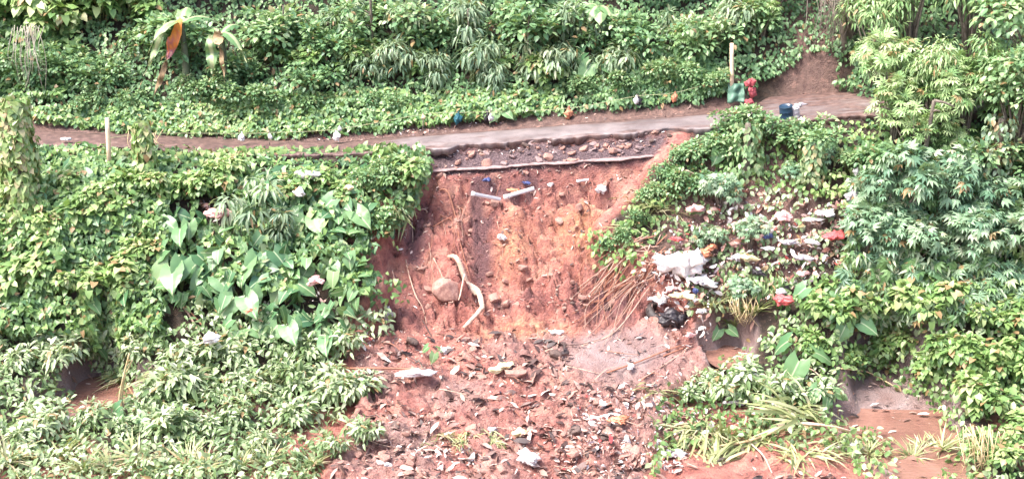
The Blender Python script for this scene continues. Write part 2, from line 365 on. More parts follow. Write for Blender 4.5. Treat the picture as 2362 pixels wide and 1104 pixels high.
# depth map for dropping things onto the ground from a photo position
GX = np.arange(-500, 2900, 10.); GY = np.arange(-260, 1400, 10.)
gx, gy = np.meshgrid(GX, GY)
dx, dy, dz = ray(gx, gy)
T = np.full(gx.shape, np.nan); prev = None
for t in np.linspace(22, 60, 230):
    below = (CAM[2]+dz*t) < H(dx*t, CAM[1]+dy*t, False)
    if prev is None: prev = below*False
    hit = below & np.isnan(T); T[hit] = t-.04
T[np.isnan(T)] = 60
def at(px, py, up=0.):
    px = np.asarray(px, float); py = np.asarray(py, float)
    fx = np.clip((px-GX[0])/10, 0, len(GX)-1.01); fy = np.clip((py-GY[0])/10, 0, len(GY)-1.01)
    ix = fx.astype(int); iy = fy.astype(int); fx = fx-ix; fy = fy-iy
    t = (T[iy, ix]*(1-fx)+T[iy, ix+1]*fx)*(1-fy)+(T[iy+1, ix]*(1-fx)+T[iy+1, ix+1]*fx)*fy
    dx, dy, dz = ray(px, py)
    x = dx*t; y = CAM[1]+dy*t
    return np.stack([x, y, H(x, y)+up], -1)
def toward(px, py, off):
    """the ground point seen at a photo position, lifted off the ground towards the viewer's side by off metres"""
    p = at(px, py); v = CAM-p; return p+v/np.linalg.norm(v)*off
def inpoly(px, py, poly):
    c = np.zeros(np.shape(px), bool); n = len(poly)
    for i in range(n):
        x1, y1 = poly[i]; x2, y2 = poly[i-1]
        if y1 == y2: continue
        k = ((y1 > py) != (y2 > py)) & (px < (x2-x1)*(py-y1)/(y2-y1)+x1)
        c ^= k
    return c
def sample(poly, n, excl=(), r=rng):
    P = np.array(poly, float); a = P.min(0); b = P.max(0); out = []
    tot = 0
    while tot < n:
        q = r.uniform(a, b, (max(n, 64)*2, 2)); k = inpoly(q[:, 0], q[:, 1], poly)
        for e in excl: k &= ~inpoly(q[:, 0], q[:, 1], e)
        out.append(q[k]); tot += k.sum()
    return np.concatenate(out)[:n]

# ------------------------------------------------------------------ water
def water_mat():
    m, n, l, b = new_mat("muddy_water")
    tc = n.new("ShaderNodeTexCoord"); t = noise(n, l, .9, 4, .5, tc.outputs["Object"], 1.)
    r = ramp(n, [(.3, (.16, .075, .058)), (.7, (.29, .155, .12))]); l.new(t.outputs[0], r.inputs[0]); l.new(r.outputs[0], b.inputs["Base Color"])
    b.inputs["Roughness"].default_value = .12
    mp = n.new("ShaderNodeMapping"); mp.inputs["Scale"].default_value = (2, 7, 1); l.new(tc.outputs["Object"], mp.inputs[0])
    t2 = noise(n, l, 2.2, 3, .6, mp.outputs[0]); bp = n.new("ShaderNodeBump"); bp.inputs["Strength"].default_value = .7; bp.inputs["Distance"].default_value = .05
    l.new(t2.outputs[0], bp.inputs["Height"]); l.new(bp.outputs[0], b.inputs["Normal"])
    return m
M['water'] = water_mat()
for i, (cx, cy, rx, ry, lv) in enumerate(POOLS):
    a = np.linspace(0, 2*math.pi, 49)[:-1]
    rr = 1.3 if i < 2 else .98
    lift = float(road_z(cx)*np.interp(cy, [-6, -.7, 0], [0, .92, 1.]))
    Vw = [[cx, cy, lv+lift]]+[[cx+rx*rr*math.cos(t), cy+ry*rr*math.sin(t), lv+lift] for t in a]
    Fw = [[0, 1+k, 1+(k+1) % 48] for k in range(48)]
    o = link("stream_water", mesh_np("stream_water", np.array(Vw), np.array(Fw), M['water']))
    tag(o, ["small brown pool under the hanging leaves at lower left", "wide brown stream pool at lower right", "narrow muddy runnel below the rubbish slope"][i], kind="structure")

# ------------------------------------------------------------------ road
def road_build():
    m, n, l, b = new_mat("worn_asphalt")
    tc = n.new("ShaderNodeTexCoord"); v = tc.outputs["Object"]
    n1 = noise(n, l, 1.3, 7, .65, v, .4); n2 = noise(n, l, 60, 3, .7, v)
    r = ramp(n, [(.3, (.11, .085, .085)), (.5, (.19, .155, .155)), (.7, (.27, .225, .22))]); l.new(n1.outputs[0], r.inputs[0])
    r2 = ramp(n, [(.3, (.7, .7, .7)), (.7, (1.15, 1.12, 1.1))]); l.new(n2.outputs[0], r2.inputs[0])
    c = mixc(n, l, 1., r.outputs[0], r2.outputs[0], 'MULTIPLY')
    mcol = ramp(n, [(.35, (.06, .035, .032)), (.55, (.14, .080, .068)), (.7, (.23, .15, .13))]); l.new(noise(n, l, 5, 6, .7, v).outputs[0], mcol.inputs[0])
    at_ = n.new("ShaderNodeAttribute"); at_.attribute_name = "mud"; mp_ = n.new("ShaderNodeMapping"); mp_.inputs["Scale"].default_value = (.35, 1.6, 1); l.new(v, mp_.inputs[0]); n4 = noise(n, l, 3.2, 7, .72, mp_.outputs[0])
    ad = n.new("ShaderNodeMath"); ad.operation = 'ADD'; l.new(at_.outputs["Fac"], ad.inputs[0]); l.new(n4.outputs[0], ad.inputs[1])
    mr = n.new("ShaderNodeMapRange"); l.new(ad.outputs[0], mr.inputs[0]); mr.inputs[1].default_value = .54; mr.inputs[2].default_value = .74
    l.new(mixc(n, l, mr.outputs[0], c, mcol.outputs[0]), b.inputs["Base Color"]); b.inputs["Roughness"].default_value = .6
    bp = n.new("ShaderNodeBump"); bp.inputs["Strength"].default_value = .4; bp.inputs["Distance"].default_value = .02
    l.new(n2.outputs[0], bp.inputs["Height"]); l.new(bp.outputs[0], b.inputs["Normal"])
    M['asphalt'] = m
    xs = np.arange(-22, 22, .06); fr = -.10+.16*fbm(xs*1.7, xs*0, 4, 90)+.07*fbm(xs*9, xs*0, 2, 91)+.10*(sst(.5,.56,vn(xs*2.3, xs*0, 89))-.5)
    bite = np.exp(-((xs-3.9)/.5)**2)*.3
    fr = fr + bite*1.0 - .12*np.exp(-((xs+1.9)/.6)**2)
    bk = 1.28+.12*fbm(xs*1.1, xs*0+4, 4, 92) + 1.5*sst(5.9, 7.2, xs)*(1-sst(9.2, 11, xs))
    rows = []
    t = .16+.04*fbm(xs*3, xs*0, 3, 93)
    for k in range(9):
        y = fr+(bk-fr)*k/8.
        rows.append(np.stack([xs, y, road_z(xs)+.03+.03*(1-abs(k/4-1))+.012*fbm(xs*2, y*2, 3, 94)], -1))
    under = np.stack([xs, fr+.05, road_z(xs)-t], -1); under2 = np.stack([xs, fr+.4, road_z(xs)-t-.02], -1)
    lip = np.stack([xs, fr-.005, road_z(xs)-.0*t+.015], -1)
    bkd = np.stack([xs, bk+.03, road_z(xs)-.09], -1)
    rows = [under2, under, lip]+rows+[bkd]
    V = np.concatenate(rows); n_ = len(xs); i2 = np.arange(len(V)).reshape(len(rows), n_)
    F = np.stack([i2[:-1, :-1], i2[:-1, 1:], i2[1:, 1:], i2[1:, :-1]], -1).reshape(-1, 4)
    mud = .42*sst(-2.2, -4.2, V[:, 0])+.22*np.exp(-((V[:, 1]+.05)/.12)**2)+.25*sst(.95, 1.3, V[:, 1])*(V[:, 0] < 5.5)+.12*sst(1.3, 2.5, V[:, 1])+.16*sst(5, 6.5, V[:, 0])
    o = link("road", mesh_np("road", V, F, m, dict(mud=mud), smooth=False)); tag(o, "narrow grey road broken off along the landslide edge", kind="structure")
    # thin protruding lower slab lip
    xs = np.arange(-2.25, 4.15, .05); j = .09*fbm(xs*2.2, xs*0, 3, 95)+.03*fbm(xs*9, xs*0, 2, 99); brk = sst(.10, .2, vn(xs*1.6, xs*0, 96))
    z = road_z(xs)*.95-.475+.012*fbm(xs*1.5, xs*0, 2, 97)
    sec = [(-.42, .015), (-.62, .012), (-.64, -.005), (-.62, -.03), (-.42, -.035)]
    V = np.concatenate([np.stack([xs, (a+j if a < -.5 else a+0*xs)*1.0+(1-brk)*.22*(a < -.5), z+h], -1) for a, h in sec]); n_ = len(xs)
    i2 = np.arange(len(V)).reshape(len(sec), n_)
    F = np.stack([i2[:-1, :-1], i2[1:, :-1], i2[1:, 1:], i2[:-1, 1:]], -1).reshape(-1, 4)
    o = link("concrete_ledge", mesh_np("concrete_ledge", V, F, M['concrete'], smooth=False))
    tag(o, "thin broken concrete ledge under the road, above the red clay face", "ledge")
road_build()

# ------------------------------------------------------------------ leaf templates (all triangles, length 1 along +Y)
def leaf_t(yv, wv, fold=.25, droop=.2, yoff=None):
    V = []; F = []; n = len(yv); yoff = yoff or [0]*n
    mid = []
    for y in yv: mid.append(len(V)); V.append((0, y, -droop*y*y))
    L = []; R = []
    for i in range(1, n-1):
        w = wv[i]; ye = yv[i]+yoff[i]
        L.append(len(V)); V.append((-w, ye, fold*w-droop*yv[i]**2)); R.append(len(V)); V.append((w, ye, fold*w-droop*yv[i]**2))
    for S, s in ((L, 0), (R, 1)):
        q = [(mid[0], mid[1], S[0])]
        for i in range(len(S)-1):
            q += [(mid[i+1], mid[i+2], S[i+1]), (mid[i+1], S[i+1], S[i])]
        q += [(mid[-2], mid[-1], S[-1])]
        F += [t if s == 0 else (t[0], t[2], t[1]) for t in q]
    V = np.array(V, float)
    return V, np.array(F)
T_OV = leaf_t([0, .3, .65, 1], [0, .30, .26, 0], .3, .22)
T_HT = leaf_t([.0, .2, .55, 1], [0, .42, .36, 0], .22, .25, [0, -.26, -.08, 0])
T_LN = leaf_t([0, .3, .65, 1], [0, .12, .11, 0], .4, .45)
T_EL = leaf_t([0, .3, .65, 1], [0, .19, .16, 0], .35, .35)
T_GR = leaf_t([0, .3, .65, 1], [0, .025, .02, 0], .3, .75)
def palmate(nl=7, spread=1.9, w=.13, droop=.35):
    V = []; F = []; k = 0
    for i in range(nl):
        a = -spread+2*spread*i/(nl-1); L = 1-.32*abs(a)/spread
        v, f = leaf_t([.05, .55, 1], [0, w, 0], .35, droop)
        v = v*L; c, s = math.cos(a), math.sin(a)
        v = np.stack([v[:, 0]*c+v[:, 1]*s, -v[:, 0]*s+v[:, 1]*c, v[:, 2]], -1)
        V.append(v); F.append(f+k); k += len(v)
    return np.concatenate(V), np.concatenate(F)
T_PM = palmate()
T_P5 = palmate(5, 1.2, .17, .5)
TLT = leaf_t([0, .15, .5, .8, 1], [0, .42, .40, .2, 0], .18, .3, [0, -.28, -.05, 0, 0])
def chip_t():
    V = np.array([(-.5, 0, 0), (-.18, .14, .07), (.2, .12, .09), (.5, .02, .0), (.15, -.13, .04), (-.22, -.11, .02)]); F = np.array([(0, 5, 1), (1, 5, 4), (1, 4, 2), (2, 4, 3)])
    return V, F
T_CH = chip_t()

def nrm(v): return v/np.maximum(np.linalg.norm(v, axis=-1, keepdims=True), 1e-9)
def inst(tmpl, P, tip, nor, sc, tint, wob=.25, width=None, r=None):
    """place a leaf template: returns V, F, tint, lx"""
    r = r or rng
    tv, tf = tmpl; N = len(P); tint = np.where(r.random(N) < .03, 1.15, np.clip(tint, 0, .9))
    Yd = nrm(tip + r.normal(0, wob, (N, 3))); Zd = nor + r.normal(0, wob, (N, 3))
    Xd = nrm(np.cross(Yd, Zd)); Zd = np.cross(Xd, Yd)
    sc = np.broadcast_to(sc, (N,)).astype(float)
    sx = sc*(width if width is not None else 1)
    V = P[:, None]+tv[None, :, :1]*(Xd*sx[:, None])[:, None]+tv[None, :, 1:2]*(Yd*sc[:, None])[:, None]+tv[None, :, 2:3]*(Zd*sc[:, None])[:, None]
    F = tf[None]+(np.arange(N)*len(tv))[:, None, None]
    return V.reshape(-1, 3), F.reshape(-1, 3), np.repeat(tint, len(tv)), np.tile(tv[:, 0], N)
def join(parts):
    V = []; F = []; A = []; B = []; k = 0
    for v, f, a, b in parts:
        V.append(v); F.append(f+k); A.append(a); B.append(b); k += len(v)
    return np.concatenate(V), np.concatenate(F), np.concatenate(A), np.concatenate(B)
def leaf_mesh(name, parts, mat):
    V, F, A, B = join(parts) if isinstance(parts, list) else parts
    return mesh_np(name, V, F, mat, dict(tint=A, lx=B))

def tube(pts, rad, sides=7, jit=0., r=random):
    pts = [Vector(p) for p in pts]; V = []; F = []
    n = len(pts); up = Vector((0, 0, 1))
    for i, p in enumerate(pts):
        d = (pts[min(i+1, n-1)]-pts[max(i-1, 0)]).normalized()
        a = d.cross(up if abs(d.z) < .9 else Vector((1, 0, 0))).normalized(); b = d.cross(a)
        for k in range(sides):
            t = 2*math.pi*k/sides; q = rad[i]*(1+jit*r.uniform(-1, 1))
            V.append(p+a*math.cos(t)*q+b*math.sin(t)*q)
    for i in range(n-1):
        for k in range(sides):
            F.append((i*sides+k, i*sides+(k+1) % sides, (i+1)*sides+(k+1) % sides, (i+1)*sides+k))
    c0 = len(V); V.append(pts[0]); c1 = len(V); V.append(pts[-1])
    T = [(a, b, c) for a, b, c, d in F]+[(a, c, d) for a, b, c, d in F]
    T += [(c0, (k+1) % sides, k) for k in range(sides)]+[(c1, (n-1)*sides+k, (n-1)*sides+(k+1) % sides) for k in range(sides)]
    return np.array([tuple(v) for v in V]), np.array(T)
def tubes(lst, sides=6, jit=0.):
    V = []; F = []; k = 0
    for p, r in lst:
        v, f = tube(p, r, sides, jit); V.append(v); F.append(f+k); k += len(v)
    return np.concatenate(V), np.concatenate(F)
def smooth_path(P, n=6):
    P = np.array(P, float); out = []
    Q = np.vstack([2*P[0]-P[1], P, 2*P[-1]-P[-2]])
    for i in range(1, len(Q)-2):
        for t in np.linspace(0, 1, n, endpoint=False):
            a, b, c, d = Q[i-1:i+3]
            out.append(.5*((2*b)+(-a+c)*t+(2*a-5*b+4*c-d)*t*t+(-a+3*b-3*c+d)*t**3))
    out.append(P[-1]); return np.array(out)

# ico sphere data
import bmesh
def ico(sub):
    bm = bmesh.new(); bmesh.ops.create_icosphere(bm, subdivisions=sub, radius=1)
    V = np.array([v.co[:] for v in bm.verts]); F = np.array([[v.index for v in f.verts] for f in bm.faces]); bm.free(); return V, F
ICO3 = ico(3); ICO4 = ico(4)
def n3(v, f, s): return fbm(v[:, 0]*f+v[:, 2]*f*.7, v[:, 1]*f-v[:, 2]*f*.6+s*3.1, 3, s)+.5*fbm(v[:, 2]*f*1.1+9, v[:, 0]*f*.9-v[:, 1]*f, 2, s+7)
def rock_me(name, s, mat, sq=(1, 1, .6)):
    V, F = ICO3; r = np.random.default_rng(s)
    for _ in range(13):
        nn = nrm(r.normal(0, 1, 3)); d = V@nn; h = r.uniform(.55, .85); V = V-np.maximum(0, d-h)[:, None]*nn
    V = V*(1.25+.10*n3(V, 1.3, s)+.09*n3(V, 4.5, s+2))[:, None]
    q = np.sign(V)*np.minimum(np.abs(V), .82+.1*n3(V, 1, s+5)[:, None]); V = q*np.array(sq)
    return mesh_np(name, V, F, mat, smooth=True)
def bag_me(name, s, mat, sq=(1, .8, .55), knot=False):
    V, F = ICO4; d = .55*n3(V, 1.2, s)+.62*(np.abs(n3(V, 2.3, s+3))-.3)+.34*(np.abs(n3(V, 4.6, s+4))-.3)+.12*(np.abs(n3(V, 10, s+6))-.3)
    V = V*np.clip(1+d, .35, 1.7)[:, None]*np.array(sq)
    if not knot:
        an = np.arctan2(V[:, 1], V[:, 0]); rr_ = np.ones(len(V))
        for kk in (2, 3, 5, 8): rr_ += .75/kk*np.sin(kk*an+s*1.7*kk)
        V[:, :2] *= np.clip(rr_, .35, 1.7)[:, None]; V[:, 2] = V[:, 2]*.75+.12*np.sin(V[:, 0]*5+s)*sq[2]
    if knot:
        V = V*(1+.25*n3(V, 3.5, s+9))[:, None]
        z = V[:, 2]; t = np.clip((z-.35)/.5, 0, 1); w = 1-.82*sst(0, 1, t); V[:, 0] *= w; V[:, 1] *= w; V[:, 2] += .5*t
        V[:, 0] *= 1+1.3*sst(.75, 1, t)
    return mesh_np(name, V, F, mat, smooth=True)

# ------------------------------------------------------------------ excluded areas (photo outline of bare places)
POLY_SCAR = [(930, 300), (1660, 250), (1600, 330), (1525, 395), (1480, 440), (1430, 505), (1350, 580), (1400, 640), (1480, 610), (1520, 560), (1560, 640), (1600, 740), (1640, 800), (1650, 840), (1530, 900),
             (1500, 990), (1480, 1200), (700, 1200), (740, 1090), (795, 960), (860, 905), (790, 850), (790, 790), (890, 760), (900, 690), (850, 620), (880, 560), (925, 500), (960, 440), (975, 380), (960, 345)]
POLY_ROAD = [(-500, 296), (90, 290), (330, 316), (640, 326), (960, 306), (1300, 272), (1660, 236), (1830, 175), (1850, 130), (1910, 130), (1930, 200), (2010, 250), (1990, 285), (1830, 290), (1790, 240), (1640, 290), (1560, 345), (960, 380), (940, 352), (640, 352), (100, 350), (-500, 350)]
POLY_P1 = [(120, 850), (160, 838), (270, 860), (290, 880), (285, 940), (250, 968), (170, 965), (180, 920), (120, 890)]
POLY_P2 = [(1930, 890), (2000, 880), (2080, 910), (2150, 950), (2215, 1010), (2170, 1100), (2080, 1200), (2060, 1030), (1960, 1000), (1900, 950)]
POLY_P3 = [(1660, 690), (1720, 700), (1780, 690), (1790, 760), (1740, 800), (1700, 845), (1640, 830), (1640, 780)]
POLY_M4 = [(1530, 1060), (1640, 1030), (1830, 1040), (1960, 1060), (1980, 1200), (1500, 1200)]
POLY_TR = [(1550, 520), (1600, 470), (1760, 440), (1850, 480), (1950, 470), (1960, 560), (1920, 640), (1800, 700), (1560, 720), (1500, 680), (1540, 600)]
POLY_TR2 = [(1520, 500), (1580, 440), (1800, 440), (1900, 470), (1950, 520), (1930, 620), (1830, 690), (1680, 720), (1540, 760), (1490, 680), (1490, 600)]
GAPS = [[(458, 470), (500, 462), (545, 480), (540, 535), (480, 540)], [(690, 635), (765, 640), (765, 720), (700, 715)], [(560, 700), (700, 712), (760, 735), (640, 745)]]
BARE = GAPS+[POLY_SCAR, POLY_ROAD, POLY_P1, POLY_P2, POLY_P3, POLY_M4]

# ------------------------------------------------------------------ ground-hugging plant masses (uncountable)
def gnormal(x, y):
    e = .15; a = (H(x+e, y)-H(x-e, y))/(2*e); b = (H(x, y+e)-H(x, y-e))/(2*e)
    return nrm(np.stack([-a, -b, np.ones_like(a)], -1))
def mound(x, y, amp, f=.95, s=101):
    a = 1-billow(x*f, y*f+7, 2, s); b = 1-billow(x*f*2.9, y*f*2.9, 2, s+3)
    return amp*(.72*np.clip(a, 0, 1)**1.3+.38*b*b)
def cover(name, polys, n, tmpl, mat, amp, size, label, tipdown=.8, excl=BARE, seed=1, depth=.3, wob=.35, tb=0., f=.95, hollow=.2):
    r = np.random.default_rng(seed)
    q = np.concatenate([sample(p, int(n*w), excl, r) for p, w in polys])
    P = at(q[:, 0], q[:, 1]); N = gnormal(P[:, 0], P[:, 1])
    edge_ = .25+.75*np.maximum(sst(-.4, -1.7, P[:, 1]), sst(.5, 2.2, P[:, 1]))
    m = mound(P[:, 0], P[:, 1], amp, f)
    e = .08
    mx = (mound(P[:, 0]+e, P[:, 1], amp, f)-mound(P[:, 0]-e, P[:, 1], amp, f))/(2*e); my = (mound(P[:, 0], P[:, 1]+e, amp, f)-mound(P[:, 0], P[:, 1]-e, amp, f))/(2*e)
    keep = (m/amp > hollow) | (r.random(len(P)) < .12); P = P[keep]; N = N[keep]; m = m[keep]*edge_[keep]; mx = mx[keep]; my = my[keep]
    d = r.random(len(P))**1.6*depth
    P = P+N*(m*(1-.0)+.03-d*np.minimum(1, .3+m/amp))[:, None]
    N2 = nrm(N-.55*np.stack([mx, my, 0*mx], -1))
    tip = np.stack([r.normal(0, .55, len(P)), -.35+0*mx, -tipdown+0*mx], -1)+N2*.35
    nor = N2*.8+np.array([0, -.15, .55])+r.normal(0, .18, (len(P), 3))
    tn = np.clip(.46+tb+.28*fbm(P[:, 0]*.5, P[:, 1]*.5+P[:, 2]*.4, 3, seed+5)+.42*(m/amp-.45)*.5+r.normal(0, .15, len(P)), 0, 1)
    sc = size*r.uniform(.6, 1.3, len(P))
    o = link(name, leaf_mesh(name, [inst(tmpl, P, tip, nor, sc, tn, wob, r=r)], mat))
    tag(o, label, kind="stuff"); return o

LEFT_A = [(-500, 345), (960, 350), (985, 420), (950, 500), (880, 600), (860, 640), (900, 700), (640, 720), (420, 660), (380, 700), (400, 790), (-500, 790)]
LEFT_VINE = [(-500, 345), (330, 350), (400, 500), (370, 640), (400, 780), (-500, 800)]
LEFT_B = [(-500, 780), (420, 770), (440, 700), (640, 700), (880, 720), (900, 760), (880, 960), (760, 1300), (-500, 1300)]
HILL_IN = [(-200, -40), (2560, -40), (2560, 330), (2010, 300), (1930, 200), (1900, 120), (1830, 180), (1640, 240), (1300, 270), (960, 306), (640, 328), (330, 318), (90, 290), (-200, 300)]
HILL = [(-500, -260), (2900, -260), (2900, 330), (2010, 300), (1900, 120), (1830, 180), (1640, 240), (960, 300), (640, 325), (-500, 305)]
RIGHT_A = [(1500, 420), (1640, 280), (1800, 270), (2020, 290), (2900, 300), (2900, 720), (1850, 720), (1800, 640), (1700, 660), (1560, 640), (1380, 620), (1330, 600)]
RIGHT_B = [(1640, 820), (1780, 700), (2900, 700), (2900, 1300), (1500, 1300), (1490, 980), (1540, 880)]
cover("creeping_vines", [(LEFT_VINE, .62), (LEFT_A, .38)], 30000, T_HT, M['creeper'], .95, .15, "yellow green creeping vines smothering the slope left of the landslide", seed=3, depth=.45, f=.62, hollow=.3)
cover("mixed_creepers", [(LEFT_A, 1.)], 7000, T_EL, M['under'], .95, .17, "darker narrow leaved creepers threaded through the left slope", seed=23, depth=.25, f=.62, hollow=.3, wob=.5)
cover("broad_creeper_leaves", [([(370, 400), (880, 390), (880, 640), (800, 780), (400, 720)], .8), (LEFT_VINE, .2)], 430, (TLT[0], TLT[1]), M['taro'], .95, .34, "broad heart shaped creeper leaves in the middle of the left slope", seed=24, depth=.18, f=.62, hollow=.3, wob=.55)
cover("hill_undergrowth", [(HILL_IN, .85), (HILL, .15)], 34000, T_OV, M['under'], .5, .135, "mixed green undergrowth on the hillside above the road", seed=4, depth=.35)
cover("roadside_creepers", [([(60, 262), (330, 250), (640, 235), (960, 225), (1300, 210), (1300, 262), (960, 302), (640, 324), (330, 314), (90, 290)], 1.)], 6500, T_HT, M['creeper'], .4, .13, "light green creepers along the far verge of the road", seed=14, depth=.2, tb=.05)
cover("yellowish_grass", [([(1330, 240), (1370, 150), (1500, 120), (1640, 130), (1670, 225), (1500, 246)], 1.)], 5000, T_EL, M['bright'], .4, .15, "yellow green low growth beside the rising road", seed=15, depth=.2, tb=-.1)
cover("top_corner_creepers", [([(-200, -40), (190, -40), (200, 150), (150, 250), (-200, 250)], 1.)], 5000, T_HT, M['creeper'], .6, .15, "yellowish creepers over the top left corner of the hill", seed=16, depth=.3)
cover("right_bank_undergrowth", [(RIGHT_A, .55), (RIGHT_B, .45)], 17000, T_OV, M['creeper'], .45, .14, "leafy undergrowth covering the bank right of the landslide", seed=6, depth=.35, tb=-.02, excl=BARE+[POLY_TR2])
cover("palmate_ground_growth", [([(1950, 430), (2500, 400), (2500, 760), (1900, 740), (1960, 560)], 1.)], 1500, T_PM, M['teal'], .8, .22, "mass of blue green palm-lobed leaves on the right bank", seed=17, depth=.35, tipdown=.35, hollow=.42, f=.8)
cover("right_bank_long_leaves", [([(1950, 430), (2500, 400), (2500, 760), (1900, 740), (1960, 560)], 1.)], 2600, T_LN, M['lance'], .8, .24, "long leaved weeds mixed into the right bank", seed=27, depth=.3, wob=.5, hollow=.3)
cover("right_bank_five_lobed_leaves", [([(1950, 330), (2500, 300), (2500, 760), (1900, 740), (1960, 560)], 1.)], 1300, T_P5, M['bright'], .8, .24, "brighter five-lobed leaves scattered over the right bank", seed=28, depth=.2, wob=.5, hollow=.4, tb=-.15)
cover("rubbish_slope_weeds", [(POLY_TR2, 1.)], 900, T_OV, M['pale'], .35, .15, "thin weeds growing through the rubbish slope", seed=9, depth=.2)
cover("pale_bank_weeds", [(LEFT_B, 1.)], 15000, T_EL, M['pale'], .5, .17, "pale weeds and narrow leaves flattened along the lower left bank", seed=7, tipdown=.5, depth=.3, wob=.5, tb=-.05)
cover("pale_bank_herbs", [(LEFT_B, .6), (RIGHT_B, .4)], 7000, T_OV, M['pale'], .5, .17, "broad pale herbs mixed through the lower banks", seed=8, tipdown=.5, depth=.25, wob=.5, tb=.0)

# ------------------------------------------------------------------ plants: prototypes
def crown_pts(r, n, blobs):
    """blobs: list of (cx,cy,cz,rad). returns points, outward dirs"""
    B = np.array(blobs); w = B[:, 3]**2; k = r.choice(len(B), n, p=w/w.sum())
    d = nrm(r.normal(0, 1, (n, 3))); d[:, 2] = np.where(d[:, 2] < -.35, -d[:, 2], d[:, 2])
    rr = B[k, 3]*(1-.45*r.random(n)**2)
    return B[k, :3]+d*rr[:, None]*np.array([1, 1, .85]), d
PLANTS = {}
def proto_plant(kind, v, tmpl, mat, size, n, ht, rad, droop, nb=9, tall=False, tb=0.):
    r = np.random.default_rng(hash_s(kind)+v); R = random.Random(v*7+3)
    blobs = []; stems = []
    for i in range(nb):
        a = R.uniform(0, 6.28); q = R.uniform(.15, 1)*rad*.75; z = ht*(R.uniform(.35, .95) if not tall else R.uniform(.6, 1.0))
        c = (q*math.cos(a), q*math.sin(a), z); blobs.append((*c, rad*R.uniform(.28, .46)))
        mid = (c[0]*.3+R.uniform(-.06, .06), c[1]*.3, z*.5)
        stems.append(([(R.uniform(-.05, .05), R.uniform(-.05, .05), -.15), mid, c], [.028*ht**.7, .02*ht**.7, .008]))
    P, d = crown_pts(r, n, blobs)
    tip = d*1.0+np.array([0, 0, -droop]); nor = np.array([0, 0, 1.0])+d*.7
    sc = size*r.uniform(.65, 1.25, n)
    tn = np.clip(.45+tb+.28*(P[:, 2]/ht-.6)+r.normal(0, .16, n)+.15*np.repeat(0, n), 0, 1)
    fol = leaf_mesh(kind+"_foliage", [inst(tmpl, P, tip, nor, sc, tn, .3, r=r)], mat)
    sv, sf = tubes(stems, 5); stem = mesh_np(kind+"_stems", sv, sf, M['stem'] if not tall else M['wood'])
    return fol, stem
def hash_s(s):
    h = 7
    for c in s: h = (h*31+ord(c)) % 99991
    return h
SPEC = {
    'drooping_shrub': dict(tmpl=T_LN, mat='lance', size=.25, n=480, ht=1.15, rad=.75, droop=.95),
    'leafy_shrub': dict(tmpl=T_OV, mat='under', size=.15, n=640, ht=1.0, rad=.85, droop=.4),
    'vine_bush': dict(tmpl=T_HT, mat='creeper', size=.16, n=560, ht=.8, rad=.75, droop=.7),
    'palmate_shrub': dict(tmpl=T_PM, mat='bright', size=.24, n=210, ht=1.7, rad=.85, droop=.45, tall=True),
    'bluish_palmate_shrub': dict(tmpl=T_P5, mat='teal', size=.23, n=230, ht=1.3, rad=.85, droop=.5, tall=True),
    'pale_herb': dict(tmpl=T_EL, mat='pale', size=.19, n=230, ht=.5, rad=.5, droop=.5),
    'broadleaf_tree': dict(tmpl=T_OV, mat='under', size=.22, n=1500, ht=4.2, rad=1.7, droop=.6, tall=True, nb=22),
    'feathery_tree': dict(tmpl=T_LN, mat='bright', size=.24, n=1500, ht=3.4, rad=1.5, droop=.8, tall=True, nb=22),
}
NV = 4
def get_proto(kind, v):
    if (kind, v) not in PLANTS:
        PLANTS[(kind, v)] = proto_plant(kind, v, SPEC[kind]['tmpl'], M[SPEC[kind]['mat']], *[SPEC[kind][k] for k in ('size', 'n', 'ht', 'rad', 'droop')], nb=SPEC[kind].get('nb', 9), tall=SPEC[kind].get('tall', False))
    return PLANTS[(kind, v)]
ORD = "leftmost second third fourth fifth sixth seventh eighth ninth tenth eleventh twelfth thirteenth fourteenth fifteenth sixteenth".split()
def ordphrase(i, n):
    if n == 1: return ""
    if i == 0: return ", leftmost"
    if i == n-1: return ", rightmost"
    return ", "+ORD[i]+" from left"
def plant_row(kind, cat, desc, zone, group, spots, scale=1.0, jitter=.2, seed=0, rz=None):
    """spots: (px, py) of the foot or (px, py, scale)"""
    R = random.Random(seed+len(spots)); spots = sorted(spots, key=lambda s: s[0]); n = len(spots)
    for i, s in enumerate(spots):
        px, py = s[0], s[1]; sc = (s[2] if len(s) > 2 else 1)*scale*R.uniform(1-jitter, 1+jitter)
        p = at(px, py); fol, stem = get_proto(kind, R.randrange(NV))
        e = empty(kind, tuple(p)); e.scale = (sc, sc, sc*R.uniform(.85, 1.15)); e.rotation_euler = (R.uniform(-.12, .12), R.uniform(-.12, .12), R.uniform(0, 6.28))
        tag(e, (desc+" "+zone+ordphrase(i, n)), cat, group)
        link("foliage", fol, e); link("stems" if not SPEC[kind].get('tall') else "trunk", stem, e)
def grid_spots(x0, x1, n, y, dy, R, s=(.8, 1.2)):
    return [(x0+(x1-x0)*(i+.5)/n+R.uniform(-.3, .3)*(x1-x0)/n, y+R.uniform(-dy, dy), R.uniform(*s)) for i in range(n)]
R0 = random.Random(77)
G = "shrubs and bushes on the bank"
